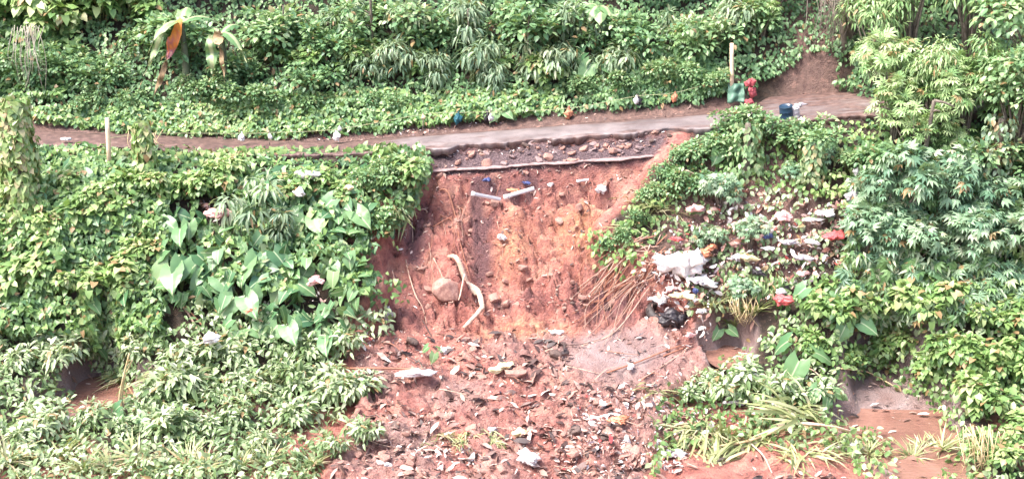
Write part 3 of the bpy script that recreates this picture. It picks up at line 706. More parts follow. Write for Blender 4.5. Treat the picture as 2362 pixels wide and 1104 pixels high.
# hill above the road
plant_row('drooping_shrub', 'shrub', 'long drooping leaved dark shrub', 'above the middle of the road, lower row', G, grid_spots(820, 1420, 8, 205, 22, R0), seed=1)
plant_row('drooping_shrub', 'shrub', 'long drooping leaved dark shrub', 'high above the road, upper row', G, grid_spots(760, 1760, 7, 110, 25, R0, (.9, 1.2)), seed=2)
plant_row('leafy_shrub', 'shrub', 'small leaved green shrub', 'on the hill above the road at left', G, grid_spots(-60, 820, 12, 190, 45, R0), seed=3)
plant_row('leafy_shrub', 'shrub', 'low green shrub', 'along the hill edge of the road', G, grid_spots(130, 960, 11, 268, 14, R0, (.4, .65)), seed=4)
plant_row('leafy_shrub', 'shrub', 'yellow green low shrub', 'beside the far edge of the rising road', G, grid_spots(1240, 1700, 6, 215, 20, R0, (.5, .8)), seed=5)
plant_row('vine_bush', 'bush', 'vine covered bush', 'at the top left of the hill', G, grid_spots(-80, 330, 5, 60, 40, R0, (1, 1.5)), seed=6)
plant_row('leafy_shrub', 'shrub', 'tall leafy shrub', 'on the hilltop behind, upper row', G, grid_spots(-200, 2560, 16, -20, 25, R0, (1.2, 1.8)), seed=7)
plant_row('palmate_shrub', 'shrub', 'bright green palm-lobed shrub', 'above the road right of the pale pole', G, [(1600, 150, .7), (1760, 110, .8), (1780, 60, .7), (1700, 70, .6)], seed=8)
plant_row('leafy_shrub', 'shrub', 'full leafy shrub', 'high above the road, mixed with drooping shrubs', G, grid_spots(540, 1780, 11, 130, 30, R0, (.9, 1.4)), seed=33)
plant_row('vine_bush', 'bush', 'creeper covered bush', 'on the middle of the hill above the road', G, grid_spots(640, 1500, 6, 175, 25, R0, (.7, 1.)), seed=34)
# right trees
plant_row('feathery_tree', 'tree', 'light green feathery tree', 'behind the right end of the road', "trees on the right", [(2010, 210, .8), (2100, 190, .85), (2230, 190, .9), (1960, 110, .6)], jitter=.08, seed=9)
plant_row('palmate_shrub', 'shrub', 'bright palm-lobed shrub', 'at the right end of the road', G, [(2060, 300, 1.), (2130, 330, .9), (2190, 300, 1.), (2290, 300, 1.1), (2010, 220, .7), (2100, 400, .8), (2190, 420, .8)], seed=10)
plant_row('palmate_shrub', 'shrub', 'leafy palm-lobed shrub', 'hiding the far right end of the road', G, [(2060, 345, .9), (2150, 335, 1.0), (2230, 345, 1.1), (2310, 340, 1.1), (2380, 340, 1.)], seed=30)
plant_row('leafy_shrub', 'shrub', 'grey green leafy shrub', 'in the upper row of the right bank', G, grid_spots(2020, 2400, 5, 440, 15, R0, (.9, 1.2)), seed=31)
plant_row('feathery_tree', 'tree', 'pale green feathery tree', 'over the far right of the road', 'trees on the right', [(2150, 320, .6), (2290, 330, .65), (2390, 320, .7)], seed=32)
plant_row('leafy_shrub', 'shrub', 'low leafy shrub', 'hiding the banana plant feet', G, [(432, 250, .75), (475, 245, .6), (522, 250, .75)], seed=40)
plant_row('broadleaf_tree', 'tree', 'dark leafy tree', 'at the right edge of the picture', "trees on the right", [(2330, 420, .8), (2400, 260, 1.), (2480, 560, .8)], jitter=.06, seed=11)
plant_row('bluish_palmate_shrub', 'shrub', 'blue green palm-lobed shrub', 'on the right bank, top row', G, grid_spots(1990, 2420, 6, 520, 20, R0), seed=12)
plant_row('bluish_palmate_shrub', 'shrub', 'blue green palm-lobed shrub', 'on the right bank, middle row', G, grid_spots(1960, 2420, 7, 620, 25, R0), seed=13)
plant_row('bluish_palmate_shrub', 'shrub', 'grey green palm-lobed shrub', 'on the right bank beside the rubbish', G, [(1640, 600, .6), (1730, 590, .6), (1840, 430, .6), (1980, 590, .7), (1900, 400, .6), (1720, 730, .5), (1660, 500, .6)], seed=14)
plant_row('vine_bush', 'bush', 'vine covered bush', 'on the lower right bank, upper row', G, grid_spots(1880, 2440, 8, 760, 22, R0), seed=15)
plant_row('vine_bush', 'bush', 'vine covered bush', 'on the lower right bank, lower row', G, [(2210, 870), (2290, 880), (2370, 870), (2280, 960), (2350, 1000), (2310, 1080, .8), (1870, 840, .6), (1960, 850, .6), (2060, 840, .7), (2140, 880, .8)], seed=16)
plant_row('leafy_shrub', 'shrub', 'dark leafy shrub', 'between the road edge and the rubbish', G, [(1600, 400, .6), (1650, 380, .7), (1700, 350, .8), (1760, 330, .8), (1820, 350, .7), (1880, 370, .8), (1950, 400, .7), (1560, 470, .6), (1620, 470, .5)], seed=17)
plant_row('leafy_shrub', 'shrub', 'small leafy shrub', 'on the torn edge right of the scar', G, [(1560, 380, .5), (1500, 480, .45), (1470, 530, .4), (1430, 570, .4), (1395, 600, .35), (1530, 430, .5)], seed=18)
# left slope
plant_row('vine_bush', 'bush', 'vine covered hummock', 'under the road left of the scar', G, grid_spots(140, 940, 9, 470, 18, R0, (.75, 1.0)), seed=19)
plant_row('vine_bush', 'bush', 'yellow green vine hummock', 'on the far left slope', G, [(40, 560), (120, 600), (210, 560), (60, 680), (160, 700), (260, 660), (330, 620, .9), (300, 730, .8), (-40, 620), (220, 480, .9)], seed=20)
plant_row('drooping_shrub', 'shrub', 'grey green feathery shrub', 'in the middle of the left slope', G, [(590, 560, 1.0), (640, 590, .9)], seed=21)
plant_row('leafy_shrub', 'shrub', 'hanging leafy shrub', 'on the torn edge left of the scar', G, [(850, 460, .7), (900, 470, .7), (930, 440, .6), (880, 540, .6), (830, 560, .6), (820, 640, .5)], seed=22)
plant_row('pale_herb', 'herb', 'pale long leaved herb', 'on the lower left bank', "herbs along the stream", grid_spots(20, 860, 12, 1020, 40, R0), seed=23)
plant_row('pale_herb', 'herb', 'pale long leaved herb', 'above the left pool', "herbs along the stream", grid_spots(20, 820, 11, 840, 22, R0), seed=24)
plant_row('pale_herb', 'herb', 'pale long leaved herb', 'between the left pool and the debris', "herbs along the stream", grid_spots(330, 850, 8, 925, 22, R0), seed=26)
plant_row('pale_herb', 'herb', 'pale long leaved herb', 'along the lower right stream bank', "herbs along the stream", grid_spots(1560, 1900, 7, 930, 30, R0), seed=25)

# ------------------------------------------------------------------ elephant-ear plants
def taro_leaf_me(v):
    r = np.random.default_rng(200+v); st = np.linspace(0, 1, 9); V = []; F = []; LX = []
    prof = np.array([.30, .40, .44, .42, .37, .29, .20, .10, .0]); back = np.array([-.30, -.17, -.08, -.03, 0, 0, 0, 0, 0])
    for i, y in enumerate(st):
        for j, u in enumerate((-1, -.66, -.33, 0, .33, .66, 1)):
            w = prof[i]*u; yy = y+back[i]*abs(u)**1.3
            z = .20*abs(w)+.03*math.sin(yy*16+abs(u)*2)*abs(u)-.30*yy*abs(yy)+.035*math.sin(3*u+v)*abs(u)
            V.append((w, yy, z)); LX.append(w)
    for i in range(8):
        for j in range(6):
            a = i*7+j; q = (a, a+1, a+8, a+7)
            F += [(q[0], q[1], q[2]), (q[0], q[2], q[3])]
    F = [f for f in F]
    tn = np.full(len(V), .5)+r.normal(0, .02, len(V))
    return np.array(V), np.array(F), tn, np.array(LX)
TL = [taro_leaf_me(i) for i in range(3)]
TP = {}
def taro_proto(v, nl):
    R = random.Random(v); out = []
    for i in range(nl):
        a = -math.pi/2+(i-(nl-1)/2)*(4.2/max(nl-1, 1))+R.uniform(-.25, .25) if nl > 1 else -math.pi/2
        d = Vector((math.cos(a), math.sin(a), 0)); h = R.uniform(.45, 1.0); o = R.uniform(.2, .5)
        b = Vector((0, 0, -.05)); top = d*o+Vector((0, 0, h)); mid = d*o*.35+Vector((0, 0, h*.65))
        path = smooth_path([b, mid, top], 5)
        sv, sf = tube(path, np.linspace(.022, .010, len(path)), 6); stalk = mesh_np("taro_stalk", sv, sf, M['stem'])
        tip = (d*R.uniform(.4, 1.1)+Vector((R.uniform(-.4, .4), -.1, -R.uniform(.15, .85)))).normalized(); nor = (d*.35+Vector((R.uniform(-.3, .3), -.5, .65))).normalized()
        x = tip.cross(nor).normalized(); nor = x.cross(tip)
        s = R.uniform(.5, .78); lv, lf, lt, lx = TL[R.randrange(3)]
        Mx = np.array([x[:], tip[:], nor[:]])
        vv = (lv*s)@Mx+np.array(top[:]); leaf = mesh_np("taro_leaf", vv, lf, M['taro'], dict(tint=lt+R.uniform(-.3, .35), lx=lx))
        out.append((leaf, stalk))
    return out
def taro(px, py, s, label, nl=5, rz=0., v=None, group="elephant ear plants"):
    v = (int(px)*13+int(py)) % 5 if v is None else v
    if (v, nl) not in TP: TP[(v, nl)] = taro_proto(v, nl)
    e = empty("elephant_ear_plant", tuple(at(px, py))); e.scale = (s, s, s); e.rotation_euler = (0, 0, rz)
    tag(e, label, "plant", group)
    for lf, st in TP[(v, nl)]:
        link("leaf", lf, e); link("stalk", st, e)
for q in [(420, 680, 1.15, "large elephant ear plant with veined leaves in the middle of the left slope", 6, .1),
          (490, 685, .95, "elephant ear plant just right of the largest veined one", 5, .4),
          (600, 660, 1.1, "elephant ear plant with long hanging leaves below the feathery grey shrub", 6, -.2),
          (560, 730, 1.0, "elephant ear plant spreading flat leaves above the brown gap", 5, .2),
          (660, 700, .85, "elephant ear plant right of the feathery shrub foot", 4, .3),
          (430, 570, .85, "elephant ear plant below the reddish rubbish patch", 5, -.3),
          (370, 560, .7, "small elephant ear plant among vines at left", 4, 0),
          (720, 545, .9, "elephant ear plant left of the torn edge, beneath the white bags", 5, .1),
          (800, 535, .95, "elephant ear plant with broad pale leaf near the torn edge", 5, .5),
          (780, 660, .8, "dark elephant ear plant near the slope foot, left of the scar", 5, -.2),
          (720, 650, .7, "elephant ear plant above the lower white bag", 4, .2),
          (880, 735, .65, "lone elephant ear plant on the left lip of the scar", 2, .1),
          (660, 800, .9, "yellowish elephant ear plant on the lower left bank", 5, .1),
          (760, 820, .8, "elephant ear plant beside the debris fan at left", 5, -.3),
          (560, 800, .7, "small elephant ear plant right of the white rag", 4, .3),
          (180, 440, .7, "elephant ear plant poking from vines below the road at far left", 4, .0),
          (480, 450, .6, "elephant ear plant just under the road left of the white bags", 4, .3),
          (300, 420, .55, "small elephant ear plant under the timber post", 4, .3),
          (1840, 880, 1.0, "bright elephant ear plant by the stream below the rubbish", 3, -.4),
          (1950, 780, .8, "elephant ear plant among vines on the lower right bank", 4, .2),
          (1880, 740, .8, "elephant ear plant right of the lowest red bag", 4, .2),
          (1660, 380, .7, "round leaved elephant ear plant beside the road at the scar corner", 4, .3),
          (2000, 500, .75, "elephant ear plant right of the big white sheet", 4, .3),
          (2090, 500, .8, "dark elephant ear plant on the right bank", 4, .1),
          (2110, 690, .8, "shaded elephant ear plant in the hollow of the right bank", 4, .1),
          (1370, 190, .9, "pale broad leaved plant high above the road", 4, .0),
          (1150, 285, .5, "small broad leaved plant behind the hanging white bag", 4, .0),
          (300, 990, .6, "green broad leaved plant at the left pool edge", 4, .1),
          (1000, 830, .4, "dark uprooted broad leaved plant lying on the debris", 3, .1),
          (1660, 800, .5, "small green plant at the head of the muddy runnel", 4, .1),
          (1900, 940, .6, "wilted broad leaved plant beside the right pool", 4, .7)]:
    taro(*q)

# ------------------------------------------------------------------ grass tufts
def grass_me(v, n=60, L=.7, mat='grass', spread=.5):
    r = np.random.default_rng(300+v); P = np.stack([r.normal(0, .06, n), r.normal(0, .06, n), 0*r.random(n)], -1)
    a = r.uniform(0, 6.28, n) if spread < 1 else r.normal(0, .5, n)+math.pi*(r.random(n) < .25)
    tip = np.stack([np.cos(a)*spread, np.sin(a)*spread, np.ones(n)*(1 if spread < 1 else r.uniform(.2, 1, n))], -1)
    if spread >= 1: P = np.stack([r.normal(0, .32, n), r.normal(0, .14, n), 0*a], -1)
    nor = np.stack([-np.cos(a), -np.sin(a), np.full(n, .8)], -1)
    tn = np.clip(r.normal(.5, .22, n), 0, 1)
    return leaf_mesh("grass_tuft", [inst((T_GR[0]*np.array([1.6, 1, 1]), T_GR[1]), P, tip, nor, L*r.uniform(.5, 1.2, n), tn, .2, r=r)], M[mat])
GM = [grass_me(i) for i in range(3)]; GP = [grass_me(i+5, 60, .8, 'grass', 1.1) for i in range(3)]
def tufts(spots, desc, zone, group, meshes=GM, seed=0):
    R = random.Random(seed); spots = sorted(spots, key=lambda s: s[0])
    for i, (px, py, s) in enumerate(spots):
        o = link("grass_tuft", R.choice(meshes), None, tuple(at(px, py))); o.scale = (s, s, s); o.rotation_euler = (R.uniform(-.5, .3), R.uniform(-.5, .5), R.uniform(0, 6.28))
        tag(o, desc+" "+zone+ordphrase(i, len(spots)), "grass tuft", group)
tufts(grid_spots(1500, 1900, 6, 960, 60, R0, (.7, 1.3)), "yellow green bent grass tuft", "between debris fan and right pool", "grass tufts by the stream", GP, 1)
tufts(grid_spots(1540, 2000, 7, 1040, 30, R0, (.6, 1.1)), "flattened reedy grass tuft", "at the bottom right of the debris", "grass tufts by the stream", GP, 2)
tufts(grid_spots(1620, 1760, 5, 730, 30, R0, (.6, .9)), "tall straw coloured grass tuft", "beside the muddy runnel", "grass tufts by the stream", GM, 3)
tufts(grid_spots(960, 1150, 5, 1030, 20, R0, (.3, .5)), "small grass patch", "on the lower debris fan", "grass tufts by the stream", GP, 4)
tufts(grid_spots(280, 640, 9, 900, 40, R0, (.6, 1.)), "tangled pale grass tuft", "right of the left pool", "grass tufts by the stream", GP, 5)
tufts(grid_spots(-20, 760, 13, 1080, 20, R0, (.6, 1.)), "pale grass tuft", "along the bottom left edge", "grass tufts by the stream", GM, 6)
tufts(grid_spots(1440, 1560, 6, 520, 60, R0, (.5, .8)), "dry grass tuft", "on the torn edge right of the scar", "grass tufts by the stream", GP, 7)
tufts(grid_spots(840, 930, 5, 540, 40, R0, (.5, .8)), "hanging grass tuft", "on the torn edge left of the scar", "grass tufts by the stream", GP, 8)
tufts(grid_spots(1980, 2200, 5, 1060, 20, R0, (.5, .8)), "dark grass tuft", "on the right pool bank", "grass tufts by the stream", GM, 9)

# ------------------------------------------------------------------ hanging leaf curtains over the pools and vine columns
def curtain(name, pts, n, tmpl, mat, size, drop, label, cat="hanging vine", group=None, seed=0, thick=.2):
    r = np.random.default_rng(400+seed); A = smooth_path([at(a, b, up) for a, b, up in pts], 12)
    t = r.random(n)*(len(A)-1.01); k = t.astype(int); f = (t-k)[:, None]; base = A[k]*(1-f)+A[k+1]*f
    dn = r.random(n)*drop*(.55+.45*np.sin(t*1.7+seed)**2)
    P = base+np.stack([r.normal(0, .06, n), -.12+r.normal(0, thick, n)*.5-.12*np.sin(dn/drop*3), -dn], -1)
    e = empty(name, tuple(A[0])); P = P-A[0]
    fol = link("foliage", leaf_mesh(name, [inst(tmpl, P, np.array([0, -.3, -1.])+r.normal(0, .3, (n, 3)), np.array([0, -1, .6])+np.zeros((n, 3)), size*r.uniform(.6, 1.3, n), np.clip(r.normal(.5, .2, n), 0, 1), .25, r=r)], M[mat]), e)
    st = []
    for i in range(12):
        q = A[r.integers(0, len(A))]-A[0]; st.append(([q, q+np.array([.03, -.12, -drop*.4]), q+np.array([-.02, -.1, -drop*.85])], [.012, .009, .004]))
    v, f2 = tubes(st, 5); link("tendrils", mesh_np(name+"_stems", v, f2, M['stem']), e)
    tag(e, label, cat, group)
HG = "curtains of hanging vines"
curtain("hanging_vines", [(90, 800, .35), (180, 800, .3), (300, 810, .3), (390, 800, .25)], 420, T_LN, 'pale', .26, .75, "pale vines hanging over the left pool like a fringe", group=HG, seed=1)
curtain("hanging_vines", [(2180, 860, .5), (2260, 880, .5), (2360, 900, .4)], 420, T_OV, 'creeper', .16, 1.2, "dark vines hanging above the right pool", group=HG, seed=2)
curtain("hanging_vines", [(380, 690, .3), (560, 715, .3), (700, 720, .25)], 260, T_OV, 'under', .15, .4, "thin leafy fringe below the elephant ears", group=HG, seed=3)
curtain("hanging_vines", [(960, 350, .35), (985, 390, .3), (960, 430, .3), (930, 480, .25)], 420, T_OV, 'under', .15, .7, "leafy vines hanging over the left edge of the scar", group=HG, seed=4)
curtain("hanging_vines", [(660, 354, .2), (800, 354, .2), (880, 352, .2), (935, 350, .2)], 520, T_HT, 'creeper', .15, .6, "vine fringe along the road edge left of the scar", group=HG, seed=5)
curtain("hanging_vines", [(130, 358, .18), (300, 360, .22), (500, 360, .24), (660, 356, .24)], 620, T_HT, 'creeper', .15, .6, "vine fringe along the road edge at left", group=HG, seed=6)
curtain("hanging_vines", [(1660, 640, .3), (1760, 650, .3), (1800, 660, .3)], 260, T_LN, 'bright', .22, .7, "yellow green vines hanging above the muddy runnel", group=HG, seed=7)
def vine_column(px, py, ht, rad, n, label, seed, mat='creeper', tmpl=T_HT, size=.16, lean=(0, 0)):
    r = np.random.default_rng(500+seed); p = at(px, py); e = empty("vine_covered_stump", tuple(p))
    path = [(0, 0, -.2), (lean[0]*.5, lean[1]*.5, ht*.5), (lean[0], lean[1], ht)]
    v, f = tube(smooth_path(path, 6), np.linspace(rad*.35, rad*.15, 13), 8, .1); link("trunk", mesh_np("vine_column_trunk", v, f, M['wood']), e)
    t = r.random(n); a = r.uniform(0, 6.28, n); rr = rad*(1.15-.45*t)*(.75+.35*vn(t*7, a*1.2, seed))*(1-.3*r.random(n)**2)
    P = np.stack([lean[0]*t+rr*np.cos(a), lean[1]*t+rr*np.sin(a), t*ht*1.05], -1)
    d = np.stack([np.cos(a), np.sin(a), 0*a], -1)
    link("foliage", leaf_mesh("vine_column_leaves", [inst(tmpl, P, d*.4+np.array([0, 0, -1.]), d*.8+np.array([0, 0, .7]), size*r.uniform(.7, 1.3, n), np.clip(r.normal(.66, .2, n), 0, 1), .4, r=r)], M[mat]), e)
    tag(e, label, "stump", "stumps smothered in vines")
vine_column(62, 540, 3.15, .52, 1900, "tall stump smothered in vines rising across the road at far left", 1)
vine_column(345, 430, 1.6, .27, 420, "slender vine covered stump beside the timber post", 2, lean=(-.1, 0))
vine_column(890, 400, .75, .35, 330, "short vine covered stump at the road edge by the scar", 3)
vine_column(1720, 400, 1.3, .45, 420, "dark vine covered stump between road and rubbish slope", 4, 'under', T_OV)
vine_column(1870, 430, .9, .4, 330, "low vine covered stump beside the white bag", 5, 'under', T_OV)
vine_column(2290, 470, 2.0, .5, 600, "dark overgrown stump in the shade at right", 6, 'teal', T_OV)

# ------------------------------------------------------------------ banana plants
def banana_leaf_arr(base, d, L, wid, droop, r, tint, tmplseg=12, hang=False):
    V = []; F = []; LX = []
    side = np.array([-d[1], d[0], 0.]) if not hang else np.cross(d, (0, 1., 0)); side = side/np.linalg.norm(side)
    for i in range(tmplseg+1):
        t = i/tmplseg; c = base+np.array(d)*L*t+np.array([0, 0, -droop*L*t*t])
        w = wid*math.sin(min(1, t*1.15+.08)*math.pi)**.6 if t < .98 else .01
        for u in (-1, -.5, 0, .5, 1):
            j = r.normal(0, .05)*abs(u)
            V.append(c+side*w*u*(1+j)+np.array([0, 0, -.35*w*abs(u)+j*.5])); LX.append(u*w*.5)
    for i in range(tmplseg):
        for j in range(4):
            a = i*5+j; F += [(a, a+1, a+6), (a, a+6, a+5)]
    return np.array(V), np.array(F), np.full(len(V), tint)+r.normal(0, .05, len(V)), np.array(LX)
M['bstem'] = plain_mat("banana_sheath", (.035, .05, .03), (.12, .14, .075), .6, 4, .4)
def banana(px, py, ht, label, seed, leaves, dead):
    r = np.random.default_rng(600+seed); e = empty("banana_plant", tuple(at(px, py))); tag(e, label, "banana plant", "banana plants above the road")
    v, f = tube(smooth_path([(0, 0, -.2), (.03, 0, ht*.5), (0, 0, ht)], 6), np.linspace(.13, .07, 13), 10, .05); link("stem", mesh_np("banana_stem", v, f, M['bstem']), e)
    for (a, el, L, dr) in leaves:
        d = (math.cos(a)*math.cos(el), math.sin(a)*math.cos(el), math.sin(el))
        link("leaf", leaf_mesh("banana_leaf", [banana_leaf_arr(np.array([0, 0, ht]), d, L, .2, dr, r, .5+r.uniform(-.3, .3))], M['banana']), e)
    for (ox, oz, tx, tz, w, m) in dead:
        b = np.array([ox, -.25, ht+oz]); t = np.array([tx, -.45, ht+tz]); d = t-b; L = np.linalg.norm(d)
        V, F, A, B = banana_leaf_arr(b, d/L, L, w, .0, r, .5, hang=True); A = np.clip(.15+.75*np.repeat(np.linspace(0, 1, 13), 5)+r.normal(0, .12, len(A)), 0, 1)
        V[:, 1] += .06*np.sin(V[:, 2]*14)+r.normal(0, .02, len(V)); o = link("dead_leaf", leaf_mesh("banana_dead_leaf", [(V, F, A, B)], M[m]), e)
        if m == 'orange': o["label"] = "orange dying leaf hanging down"
banana(432, 238, 2.15, "banana plant with an orange dying leaf hanging to the road", 1, [(2.8, .5, 1.5, .7), (.3, .6, 1.3, .7), (1.5, .9, 1.2, .6), (4.0, .5, 1.3, 1.0)],
       [(.02, .15, -.45, -1.15, .15, 'orange'), (-.42, -1.0, -.82, -2.0, .08, 'dry'), (-.35, .05, -1.0, -1.35, .10, 'banana')])
banana(520, 240, 1.95, "shorter banana plant with hanging brown leaf, right of the orange one", 2, [(1.0, .7, 1.2, .7), (5.6, .5, 1.1, 1.1), (2.4, .6, 1.2, .8)],
       [(-.25, .0, -.2, -1.1, .16, 'banana'), (.0, -.3, .12, -1.25, .06, 'dry'), (-.05, .1, .0, -.3, .15, 'dry')])
banana(1380, 120, 1.2, "young pale banana plant high on the hill above the road", 3, [(4.2, .5, .9, 1.1), (5.3, .6, .8, 1.0), (4.7, .2, .9, .8), (3., .7, .8, .9)], [])

# ------------------------------------------------------------------ bare trunks, hanging dead branches
def branch(name, pts, r0, r1, mat, label, cat, group=None, twigs=0, sides=8, seed=0, jit=.12, parent=None):
    R = random.Random(seed); A = smooth_path(pts, 7); o0 = A[0]
    v, f = tube(A-o0, np.linspace(r0, r1, len(A)), sides, jit, R)
    if twigs:
        lst = [(v, f)]; k = len(v)
        for i in range(twigs):
            b = A[R.randrange(len(A)//3, len(A))]-o0; d = np.array([R.uniform(-1, 1), R.uniform(-.5, .1), R.uniform(-.6, .8)]); L = R.uniform(.2, .5)
            v2, f2 = tube([b, b+d*L*.5+np.array([0, 0, .03]), b+d*L], [r1*1.1, r1*.7, r1*.3], 5); lst.append((v2, f2+k)); k += len(v2)
        v = np.concatenate([a for a, _ in lst]); f = np.concatenate([b for _, b in lst])
    o = link(name, mesh_np(name, v, f, M[mat]), None, tuple(o0)); return tag(o, label, cat, group)
def g(px, py, up=.03): return at(px, py, up)
BG = "branches and roots on the scar"
RS = [  # px path, radii, material, label
    ([(1035, 602), (1055, 640), (1078, 672), (1100, 690)], .05, .08, 'palewood', "pale forked branch stub leading into the thick S-shaped root", .32),
    ([(1078, 665), (1102, 690), (1112, 730), (1108, 755), (1070, 768)], .085, .045, 'palewood', "thick pale S-shaped root at the foot of the scar", .36),
    ([(1072, 680), (1062, 705), (1058, 722)], .025, .012, 'palewood', "short pale root fork hanging from the S-shaped root", .22),
    ([(1000, 455), (1030, 480), (1050, 510), (1060, 560), (1075, 610)], .022, .012, 'redwood', "long thin root running down the upper left scar", .08),
    ([(1075, 610), (1085, 640), (1092, 665)], .014, .008, 'redwood', "thin root end above the pale branch fork", .08),
    ([(965, 485), (985, 492), (1010, 520)], .02, .01, 'root', "short forked root at the left edge of the scar", .1),
    ([(998, 495), (985, 525)], .014, .006, 'root', "tiny side root below the short forked root", .1),
    ([(1000, 545), (1040, 535), (1070, 530)], .016, .008, 'redwood', "horizontal thin root across the left of the scar", .08),
    ([(1015, 520), (1050, 530), (1078, 545)], .016, .008, 'redwood', "second horizontal thin root crossing the long one", .08),
    ([(1000, 620), (1012, 650), (1035, 690), (1045, 720), (1035, 740)], .018, .012, 'root', "thin hooked root over the round clay lump", .08),
    ([(935, 600), (942, 640), (958, 690), (975, 730), (985, 760)], .022, .012, 'root', "long pale root down the left flank of the scar", .1),
    ([(905, 630), (912, 660), (925, 685)], .016, .008, 'root', "short root at the far left flank of the scar", .1),
    ([(950, 500), (952, 560), (945, 600)], .014, .008, 'root', "straight thin root hanging below the torn vines", .1),
    ([(975, 740), (990, 770), (1000, 790)], .02, .012, 'darkstick', "dark stick at the lower left flank of the scar", .06),
    ([(1340, 795), (1420, 770), (1500, 700)], .02, .01, 'root', "long curved root at the right foot of the scar", .05),
    ([(1400, 865), (1470, 845), (1540, 820), (1610, 785)], .022, .012, 'redwood', "dark curved stick lying across the silt pan", .08),
    ([(1530, 830), (1580, 805), (1620, 800)], .02, .012, 'redwood', "short curved stick right of the silt pan", .08),
    ([(1480, 885), (1540, 850), (1600, 800)], .015, .008, 'root', "thin pale stick along the silt pan edge", .08),
    ([(800, 855), (860, 868), (930, 865), (975, 872)], .02, .03, 'redwood', "dark stick on the debris beside the lower left bank", .08),
    ([(820, 880), (870, 868)], .02, .01, 'palewood', "short pale stick on the debris at left", .06),
    ([(380, 665), (410, 705), (440, 745), (470, 790)], .022, .03, 'root', "long reddish stick leaning from the left slope to the white rag", .12),
    ([(400, 680), (440, 735), (500, 800)], .014, .02, 'redwood', "thin dark stick beside the reddish stick", .12),
    ([(1640, 1045), (1720, 1035), (1790, 1010), (1830, 1000)], .02, .045, 'straw', "long yellow bent stalk at the bottom right", .2),
    ([(1790, 1000), (1860, 995), (1930, 1005), (1985, 1018)], .045, .02, 'palewood', "pale peeled stick lying toward the right pool", .2),
    ([(1730, 1030), (1760, 1070), (1780, 1100)], .02, .012, 'palewood', "short pale stick at the bottom edge right", .12),
    ([(2100, 1018), (2130, 1024), (2160, 1030)], .02, .012, 'palewood', "small pale stick on the right pool", .1),
    ([(2160, 1068), (2220, 1060), (2260, 1058)], .015, .012, 'straw', "pale twig reaching over the right pool", .15),
    ([(1550, 438), (1580, 432), (1612, 434)], .02, .014, 'palewood', "pale stick on the torn edge right of the scar", .3),
    ([(1460, 560), (1490, 600), (1500, 650), (1530, 600)], .012, .006, 'root', "thin looping root beside the large white bag", .2),
    ([(1560, 660), (1600, 655), (1620, 680)], .02, .01, 'root', "brown stick under the large white bag", .15),
    ([(1940, 865), (2000, 880), (2060, 900)], .02, .012, 'straw', "dry stalk hanging at the back of the right pool", .2),
    ([(1820, 885), (1870, 880), (1925, 940)], .02, .012, 'palewood', "bent pale stalk beside the wilted plant", .3),
    ([(440, 780), (500, 800), (560, 850)], .02, .01, 'straw', "dry arching stalk near the white rag", .2),
    ([(320, 900), (400, 925), (470, 900)], .02, .01, 'root', "curved brown root right of the left pool", .12),
    ([(350, 880), (385, 940), (430, 950)], .016, .008, 'root', "thin brown root loop right of the left pool", .12),
]
M['darkstick'] = plain_mat("dark_wet_wood", (.05, .03, .03), (.12, .07, .06), .6, 6, .3)
for i, (p, a, b, m, lab, up) in enumerate(RS):
    pts = [g(x, y, up*(.4+.6*math.sin(math.pi*(k+.5)/len(p)))) for k, (x, y) in enumerate(p)]
    branch("branch" if m in ('palewood', 'darkstick', 'straw') else "root", pts, a, b, m, lab, "branch" if m in ('palewood', 'darkstick', 'straw') else "root", BG, seed=i)
Rt = random.Random(31)
for i in range(34):
    a = (Rt.uniform(800, 1490), Rt.uniform(800, 1085)); L = Rt.uniform(30, 110); th = Rt.gauss(.15, .5); e_ = (a[0]+L*math.cos(th), a[1]+L*math.sin(th)*.6)
    branch("twig", [g(*a, .05), g((a[0]+e_[0])/2, (a[1]+e_[1])/2+Rt.uniform(-8, 8), .08), g(*e_, .05)], Rt.uniform(.008, .018), .005, Rt.choice(['root', 'redwood', 'darkstick', 'palewood', 'wood']), "thin muddy twig among the chips of the debris fan", "twig", "twigs on the debris fan", sides=5, seed=i)
for i in range(22):
    a = (Rt.choice([Rt.uniform(905, 1080), Rt.uniform(960, 1440)]), Rt.uniform(400, 640)); L = Rt.uniform(40, 120)
    branch("hair_root", [g(*a, .05), g(a[0]+Rt.uniform(-10, 14), a[1]+L*.5, .09), g(a[0]+Rt.uniform(-18, 22), a[1]+L, .03)], .009, .004, Rt.choice(['root', 'redwood', 'redwood']), "hair thin root trailing down the clay face", "root", "hair roots on the scar face", sides=5, seed=i)
# bundle of dead stalks sliding down the right flank
R = random.Random(9)
NS = 62
for i in range(NS):
    t = (i+.5)/NS
    a = (1455+R.uniform(-25, 70)+t*20, 600+R.uniform(-40, 70)); L = R.uniform(.6, 1.1)
    e_ = (a[0]-130*L+R.uniform(-20, 30), a[1]+125*L+R.uniform(-15, 25)); e_ = (e_[0]+R.gauss(0, 28), e_[1]+R.gauss(0, 22)); mid = ((a[0]+e_[0])/2+R.gauss(-6, 20), (a[1]+e_[1])/2+R.gauss(0, 16))
    branch("dead_stalk", [g(*a, .18), g(*mid, .14), g(*e_, .04)], R.uniform(.008, .018), .006, R.choice(['root', 'redwood', 'redwood', 'root']), "dry reddish stalk in the bundle sliding down the right flank of the scar", "stalk", "bundle of dead stalks on the right flank", sides=5, seed=i)
M['paletwig'] = plain_mat("bleached_twig", (.22, .19, .15), (.42, .37, .30), .8, 6, .2)
